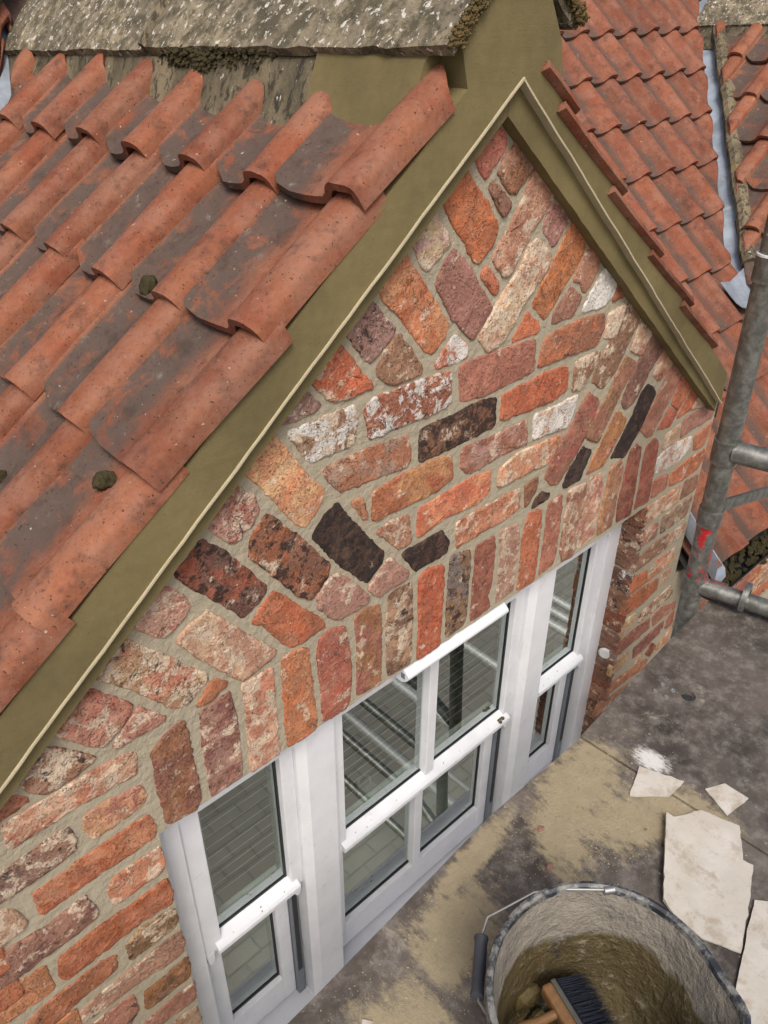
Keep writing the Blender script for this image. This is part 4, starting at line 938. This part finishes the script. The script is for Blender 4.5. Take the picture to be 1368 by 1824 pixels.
# flat diagonal brace and the outer frame behind the camera
bz = -1.035
br = MB(); d = Vector((.36, 0.0, -.100)); p0 = Vector((px(bz)+.012, PY+.0, bz)); p1 = p0+d*3.2
br.add([(p0.x, p0.y-.006, p0.z-.016), (p1.x, p1.y-.006, p1.z-.016), (p1.x, p1.y-.006, p1.z+.016), (p0.x, p0.y-.006, p0.z+.016), (p0.x, p0.y+.006, p0.z-.016), (p1.x, p1.y+.006, p1.z-.016), (p1.x, p1.y+.006, p1.z+.016), (p0.x, p0.y+.006, p0.z+.016)],
       [(0,1,2,3),(7,6,5,4),(0,4,5,1),(1,5,6,2),(2,6,7,3),(3,7,4,0)])
br.obj('brace', M['alu'], tow, bev=.003)
post(PY-1.25, GZ, .9).obj('post', M['alu'], tow, True)
for x in (-.95,):
    for y in (PY, PY-1.25): MB().tube([(x, y, GZ), (x, y, .6)], .0254, 20).obj('post', M['alu'], tow, True)
    for z in (-1.26, -1.66, -2.06, -2.46, -2.86): MB().tube([(x, PY, z), (x, PY-1.25, z)], .0225, 16).obj('rung', M['alu'], tow, True)
for x, z, r, y0, y1 in ((1.98, -3.30, .0254, -.30, -2.6), (2.11, -3.32, .014, -.30, -2.3), (2.33, -3.28, .030, -.30, -2.7), (2.78, -3.2, .0254, -.30, -2.6), (3.20, -3.1, .0254, -.3, -2.4), (3.30, -3.1, .0254, -.3, -2.4), (3.40, -3.1, .0254, -.3, -2.4)):     # outrigger tubes of the base, standing clear of the deck
    MB().tube([(x, y0, z), (x+.02, y1, z-.02)], r, 16).obj('outrigger', M['bright'], tow, True)
for y in (-.32, -2.2): MB().tube([(1.70, y, -3.30), (3.5, y, -3.24)], .0225, 16).obj('ledger', M['alu'], tow, True)
MB().tube([(-.95, PY-1.25, -2.1), (px(-2.1), PY-1.25, -2.1)], .0225, 16).obj('ledger', M['alu'], tow, True)
MB().tube([(-.95, PY-1.25, -.35), (px(-.35), PY-1.25, -.35)], .0225, 16).obj('ledger', M['alu'], tow, True)
# hook of the deck over the rung
hk = MB(); hx, hy = 1.739, -.392
for k in range(15):
    t = math.radians(-40+250*k/14); hk.v += [(hx+.0, hy, 0)]
hk = MB(); ro, ri = .040, .0245; cc = Vector((px(-1.262)+.037, PY-.118, -1.262)); axd = Vector((.04, -.18, 0)).normalized(); sd = Vector((0, 0, 1)).cross(axd)
for s_ in (-.007, .007):
    for k in range(15):
        t = math.radians(-60+270*k/14)
        for rr in (ri, ro): hk.v.append(tuple(cc+axd*s_+sd*math.cos(t)*rr+Vector((0, 0, 1))*math.sin(t)*rr))
for k in range(14):
    a, b = k*2, k*2+2; hk.f += [(a, a+1, b+1, b), (30+a, 30+b, 30+b+1, 30+a+1), (a+1, 30+a+1, 30+b+1, b+1), (a, b, 30+b, 30+a)]
hk.f += [(0, 30, 31, 1), (28, 29, 59, 58)]
hk.obj('deck_hook', M['alu'], tow, True)

# ============================================================ DECK
def deck(pts, holes, label):
    def cap(z):
        bm = bmesh.new(); es = []
        for lp in [pts]+holes:
            vs = [bm.verts.new((x, y, z)) for x, y in lp]; es += [bm.edges.new((vs[i], vs[(i+1) % len(vs)])) for i in range(len(vs))]
        bmesh.ops.triangle_fill(bm, use_beauty=True, use_dissolve=False, edges=es); bm.verts.index_update()
        V = [tuple(v.co) for v in bm.verts]; F = [tuple(v.index for v in f.verts) for f in bm.faces]; bm.free(); return V, F
    m = MB(); m.add(*cap(ZB)); m.add(*cap(ZB-.012))
    for lp in [pts]+holes:
        n = len(lp); m.add([(x, y, ZB) for x, y in lp]+[(x, y, ZB-.012) for x, y in lp], [(i, i+n, (i+1) % n+n, (i+1) % n) for i in range(n)])
    return tag(m.obj('deck_board', M['deck'], loc=(0, 0, ZB)), label, 'deck board', 'scaffold deck boards')
deck([(-.9, -1.62), (1.100, -1.62), (1.1115, -.777), (1.0935, -.389), (.82, -.384), (.37, -.412), (-.9, -.47)], [], 'sand strewn brown plywood deck board carrying the black bucket')
hole_ = [(1.368+.0165*math.cos(2*math.pi*k/24), -.480+.0165*math.sin(2*math.pi*k/24)) for k in range(24)]
d2 = deck([(1.1045, -1.62), (1.80, -1.62), (1.764, -.475), (1.758, -.345), (1.487, -.357), (1.099, -.386), (1.117, -.777)], [hole_], 'dark brown plywood deck board with a round finger hole and four screws')
for (x, y) in ((1.357, -.423), (1.328, -.422), (1.357, -.448), (1.329, -.449)):
    m = MB(); m.lathe([(.0001, .0012), (.0022, .0012), (.0024, .0030), (.0062, .0022), (.0068, .0002)], (x, y, ZB), 20); m.obj('rivet', M['wire'], d2, True)
# ---------------------------------------------------------------- torn sheets on the deck
def sheet(pts, label, seed, curl=None, z=ZB+.001, th=.0022):
    r = random.Random(seed); q = []
    for i in range(len(pts)):
        a, b = pts[i], pts[(i+1) % len(pts)]; L = math.dist(a, b); k = max(2, int(L/.012)); q += jag(a, b, k, .0022, seed+i)
    bm = bmesh.new(); vs = [bm.verts.new((x, y, 0)) for x, y in q]; bm.faces.new(vs)
    bmesh.ops.triangulate(bm, faces=bm.faces)
    for _ in range(2): bmesh.ops.subdivide_edges(bm, edges=[e for e in bm.edges if e.calc_length() > .022], cuts=1, use_grid_fill=True)
    bmesh.ops.triangulate(bm, faces=bm.faces)
    for v in bm.verts:
        h = .0022*(noise.noise((v.co.x*16, v.co.y*16, seed))+.6)
        if curl:
            (ax_, ay_), (bx_, by_), wd, hg = curl; d = Vector((bx_-ax_, by_-ay_)).normalized(); n_ = Vector((-d.y, d.x)); s_ = (Vector((v.co.x, v.co.y))-Vector((ax_, ay_))).dot(n_)
            s_ = abs(s_)
            if s_ < wd: h += hg*(1-s_/wd)**2
        v.co.z = max(h, 0)
    bm.verts.index_update(); V = [tuple(v.co) for v in bm.verts]; F = [tuple(v.index for v in f.verts) for f in bm.faces]; be = [(e.verts[0].index, e.verts[1].index) for e in bm.edges if e.is_boundary]; bm.free()
    m = MB(); n = len(V); m.add([(x, y, z+h+th) for x, y, h in V]+[(x, y, z+h*.6) for x, y, h in V], F+[tuple(i+n for i in f[::-1]) for f in F]+[(a, b, b+n, a+n) for a, b in be])
    return tag(m.obj('board_scrap', M['sheet'], None, True), label, 'scrap', 'torn cream scraps on the deck')
sheet([(1.041, -.539), (1.094, -.592), (1.148, -.593), (1.117, -.513)], 'small torn cream scrap lying across the seam of the deck boards', 3)
sheet([(1.162, -.630), (1.135, -.689), (1.202, -.698), (1.202, -.650)], 'smallest four sided cream scrap on the dark deck board', 5)
sheet([(1.047, -.611), (.972, -.652), (.891, -.697), (.885, -.730), (.884, -.775), (.908, -.829), (1.001, -.798), (1.073, -.770), (1.069, -.753), (1.132, -.715), (1.110, -.650), (1.058, -.623)], 'large torn cream scrap with an upturned edge behind the bucket', 8, ((1.047, -.611), (.888, -.70), .028, .016))
sheet([(1.010, -.802), (.833, -.854), (.800, -.871), (.70, -.99), (.85, -1.06), (1.06, -.89), (1.031, -.831)], 'cream scrap in the corner to the right of the bucket', 12, z=ZB+.003)
sheet([(.397, -.488), (.380, -.500), (.388, -.506), (.407, -.502)], 'tiny cream scrap at the bottom edge by the window', 15)
# ---------------------------------------------------------------- crumbs and grains
def crumb(x, y, s, seed, mat='chip', label=None):
    r = random.Random(seed); bm = bmesh.new(); bmesh.ops.create_icosphere(bm, subdivisions=2, radius=1)
    for v in bm.verts: k = 1+.45*noise.noise(v.co*1.3+Vector((seed, 0, 0))); v.co = Vector((v.co.x*k*s, v.co.y*k*s*.7, max(v.co.z*k*s*.55, -s*.3)))
    V = [tuple(v.co+Vector((x, y, ZB+s*.3))) for v in bm.verts]; F = [tuple(v.index for v in f.verts) for f in bm.faces]; bm.free()
    return tag(MB().add(V, F).obj('brick_crumb', M[mat]), label, 'crumb', 'brick crumbs on the deck')
crumb(.858, -.467, .0075, 2, label='upright pinkish brick crumb nearest the middle light of the window')
crumb(.807, -.525, .0085, 4, label='flat reddish brick crumb on the deck above the bucket rim')
crumb(.848, -.461, .0040, 6, label='tiny brick crumb touching the upright pinkish crumb')
crumb(1.000, -.60, .0035, 7, label='tiny dark red crumb between the bucket and the large scrap')
m = MB(); r = random.Random(77)
for k in range(2600):
    c = r.choice(SANDS[:5]+SANDS[:2]); x, y = r.gauss(c[0], c[2]*.62), r.gauss(c[1], c[3]*.7)
    if y > -.392+.03*(x-.4)*0 or y < -1.2 or x < .2 or x > 1.7 or (x-.56)**2+(y+.767)**2 < .02: continue
    if y > -.415: continue
    s = r.uniform(.0006, .0016) if r.random() < .93 else r.uniform(.002, .0034); a = r.uniform(0, 6)
    m.add([(x+s*math.cos(a), y+s*math.sin(a), ZB), (x+s*math.cos(a+2.1), y+s*math.sin(a+2.1), ZB), (x+s*math.cos(a+4.2), y+s*math.sin(a+4.2), ZB), (x, y, ZB+s*1.1)], [(0, 1, 3), (1, 2, 3), (2, 0, 3)])
tag(m.obj('sand_grains', M['grain']), 'loose yellow sand grains scattered over the deck', 'sand', kind='stuff')

# ============================================================ BUCKET
BC = Vector((.563, -.767, ZB)); BH = .252
bk = thing('bucket', BC, 'scuffed black builder\'s bucket with mortar inside and a wire handle', 'bucket')
sa = math.atan2(-.121, .098)
def lip(a, z):
    d = (a-sa+math.pi) % (2*math.pi)-math.pi; return 1+.10*math.exp(-(d/.22)**2)*max(0, (z-.12)/(BH-.12))+.012*math.sin(2*a+.6)
pr = [(.001, .003), (.108, .003), (.112, .0), (.116, .006), (.128, .08), (.140, .17), (.1475, .238), (.1485, .244)]
body = MB().lathe(pr, BC, 64, lip).obj('body', M['bucket'], bk, True, loc=BC)
rim = MB().lathe([(.1455, .225), (.1545, .225), (.1560, .232), (.1560, .246), (.1545, .252), (.1500, .2535), (.1462, .251), (.1450, .246), (.1448, .236)], BC, 64, lip).obj('rim', M['bucket'], bk, True, loc=BC)
lin = MB(); prf = [(.1450, .243), (.1425, .225), (.138, .19), (.134, .16), (.129, .13), (.124, .10), (.118, .07), (.10, .045), (.06, .035), (.001, .034)]
sg = 64
for r_, z in prf:
    for k in range(sg):
        a = 2*math.pi*k/sg; rr = r_*lip(a, z)-.0035*max(0, noise.noise((math.cos(a)*4, math.sin(a)*4, z*30))+.2)*(1 if z < .22 else .2)
        if z < .06: zz = z+.022*noise.noise((math.cos(a)*r_*30, math.sin(a)*r_*30, 2))+.012*noise.noise((math.cos(a)*r_*80, math.sin(a)*r_*80, 5))
        else: zz = z
        lin.v.append((BC.x+rr*math.cos(a), BC.y+rr*math.sin(a), BC.z+zz))
for i in range(len(prf)-1):
    for k in range(sg): lin.f.append((i*sg+k, i*sg+(k+1) % sg, (i+1)*sg+(k+1) % sg, (i+1)*sg+k))
lin.obj('mortar_lining', M['slurry'], bk, True, loc=BC)
lp = MB(); r = random.Random(4)
for k in range(70):
    a = r.uniform(1.4, 4.6); d = r.uniform(.055, .112); s = r.uniform(.005, .016); x, y = BC.x+d*math.cos(a), BC.y+d*math.sin(a); z = ZB+.045+(.04 if d > .09 else .01)*r.random()
    lp.tube([(x-s, y, z), (x-s*.4, y+r.uniform(-s, s)*.4, z+s*.6), (x+s*.5, y, z+s*.5), (x+s, y, z)], [s*.3, s*.9, s*.8, s*.3], 7)
lp.obj('mortar_lumps', M['wet'], bk, True)
wr = [(.686, -.684, -1.052), (.638, -.638, -1.052), (.612, -.613, -1.060), (.572, -.595, -1.075), (.552, -.582, -1.090), (.533, -.589, -1.100), (.4965, -.6145, -1.100), (.462, -.644, -1.100), (.450, -.679, -1.090), (.437, -.76, -1.075), (.431, -.82, -1.06), (.436, -.862, -1.052)]
MB().tube(wr, .0021, 8).obj('handle_wire', M['wire'], bk, True)
ga, gb = Vector((.530, -.590, -1.100)), Vector((.463, -.641, -1.100)); gd = (gb-ga)
MB().tube([ga, ga+gd*.02, ga+gd*.06, ga+gd*.10, ga+gd*.9, ga+gd*.94, ga+gd*.98, gb], [.004, .0098, .0102, .0088, .0088, .0102, .0098, .004], 20).obj('handle_grip', M['grip'], bk, True)
for p in ((.686, -.684), (.440, -.850)):
    MB().tube([(p[0]-.006, p[1]+.004, -1.052), (p[0]+.006, p[1]-.004, -1.052)], .006, 10).obj('handle_eye', M['wire'], bk, True)
# ---------------------------------------------------------------- brush in the bucket
bz_ = -1.165
bh = thing('brush', (.585, -.725, bz_-.02), 'wooden handled flat brush with dark navy bristles lying inside the bucket', 'brush')
b0, b1 = Vector((.571, -.677, bz_)), Vector((.527, -.801, bz_+.004)); bd = (b1-b0).normalized(); bs = Vector((-bd.y, bd.x, 0)); bs = bs if bs.x > 0 else -bs
def bar(p, q, w, h, side, mat, name, bev=.003):
    m = MB(); u = side*w; v = Vector((0, 0, h)); vs = []
    for e in (p, q):
        for a_, b_ in ((-1, -1), (1, -1), (1, 1), (-1, 1)): vs.append(tuple(e+u*a_*.5+v*b_*.5))
    m.add(vs, [(0, 3, 2, 1), (4, 5, 6, 7), (0, 1, 5, 4), (1, 2, 6, 5), (2, 3, 7, 6), (3, 0, 4, 7)]); return m.obj(name, M[mat], bh, bev=bev)
bar(b0, b1, .017, .024, bs, 'wood', 'block', .005)
st0 = bs*.0125; st0 = st0-Vector((0, 0, .003)); bar(b0+st0-bd*.002, b1+st0, .008, .025, bs, 'ferrule', 'strap', .002)
tr_ = MB(); r = random.Random(3)
L = (b1-b0).length
for k in range(700):
    t = r.random(); e = b0+bd*(t*L)+bs*.017+Vector((0, 0, r.uniform(-.011, .011))); ln = r.uniform(.060, .072); ln *= .9; tip = e+bs*ln+bd*r.uniform(-.004, .004)+Vector((0, 0, -.030+r.uniform(-.010, .006))); s = .0011
    tr_.add([tuple(e+bd*s), tuple(e-bd*s), tuple(e+Vector((0, 0, s*1.5))), tuple(tip)], [(0, 1, 3), (1, 2, 3), (2, 0, 3)])
tr_.add(*(lambda A: (A, [(0, 3, 2, 1), (4, 5, 6, 7), (0, 1, 5, 4), (1, 2, 6, 5), (2, 3, 7, 6), (3, 0, 4, 7)]))([tuple(e+bs*s_+Vector((0, 0, h_))) for s_, h_ in ((.015, -.009), (.060, -.036)) for e, h_ in ((b0+bd*.003, h_), (b1, h_), (b1, h_+.018), (b0+bd*.003, h_+.018))]))
tr_.obj('bristles', M['bristle'], bh)
h0 = b0+bd*.036-bs*.006; hd_ = -bs
MB().tube([h0, h0+hd_*.012, h0+hd_*.03, h0+hd_*.045, h0+hd_*.055, h0+hd_*.063, h0+hd_*.067], [.0065, .0062, .0068, .0095, .0108, .0088, .002], 16).obj('handle', M['wood'], bh, True)

# ============================================================ MOSS
def moss(name, p, s, label, seed, flat=.7, mat='moss', group='moss clumps on the roof'):
    m = MB(); r = random.Random(seed); bm = bmesh.new(); bmesh.ops.create_icosphere(bm, subdivisions=3, radius=1)
    for v in bm.verts:
        k = 1+.35*noise.noise(v.co*1.7+Vector((seed, 0, 0)))+.22*noise.noise(v.co*5+Vector((seed, 0, 0))); v.co = Vector((v.co.x*k*s[0], v.co.y*k*s[1], v.co.z*k*s[2]))
    m.add([tuple(v.co+Vector(p)) for v in bm.verts], [tuple(v.index for v in f.verts) for f in bm.faces]); bm.free()
    return tag(m.obj(name, M[mat], None, True), label, 'moss', group)
moss('moss_clump', (.645, .318, -.425), (.016, .014, .022), 'grey green moss clump under a roll end high on the left slope', 2)
moss('moss_clump', (.405, .078, -.606), (.018, .016, .013), 'brown moss clump alone in a pan near the verge', 5)
moss('moss_clump', (.33, .33, -.68), (.015, .013, .012), 'dark moss clump at the left edge of the picture', 7)
m = MB(); r = random.Random(31)
for k in range(620):
    y = r.choice([r.gauss(.62, .035), r.gauss(.60, .02), r.gauss(.70, .02), r.uniform(.38, .78)]); x = .972+r.uniform(-.014, .004); z = -.092+r.uniform(-.022, .012)-(.02 if abs(y-.61) < .03 else 0)*r.random(); z -= .04*y-.012; x += .012; s = r.uniform(.002, .006)
    m.tube([(x-s, y, z), (x, y+r.uniform(-s, s), z+s*.5), (x+s, y+s*.5, z)], [s*.3, s, s*.3], 5)
tag(m.obj('ridge_moss', M['moss'], None, True), 'tufts of dark dry moss along the joint under the long ridge stone', 'moss')
for sx, lab, seed in ((-1, 'yellow brown moss crust on the near end of the ridge stone', 3), (1, 'yellow brown moss crust on the far side end of the ridge stone', 9)):
    m = MB(); r = random.Random(seed)
    for k in range(900):
        t = r.random()**1.3; wd = .165 if sx < 0 else .138; x = HX+sx*(wd-(wd-.01)*t+r.uniform(-.014, .012)); z = (-.060 if sx < 0 else -.036)+(.16 if sx < 0 else .135)*t+r.uniform(-.010, .006); y = -.054+r.uniform(-.003, .010); s = r.uniform(.0012, .0042)
        m.tube([(x-s, y, z), (x, y-s*.3, z+s*.4), (x+s, y, z)], [s*.3, s, s*.3], 5)
    tag(m.obj('moss_crust', M['lichen'], None, True), lab, 'moss')
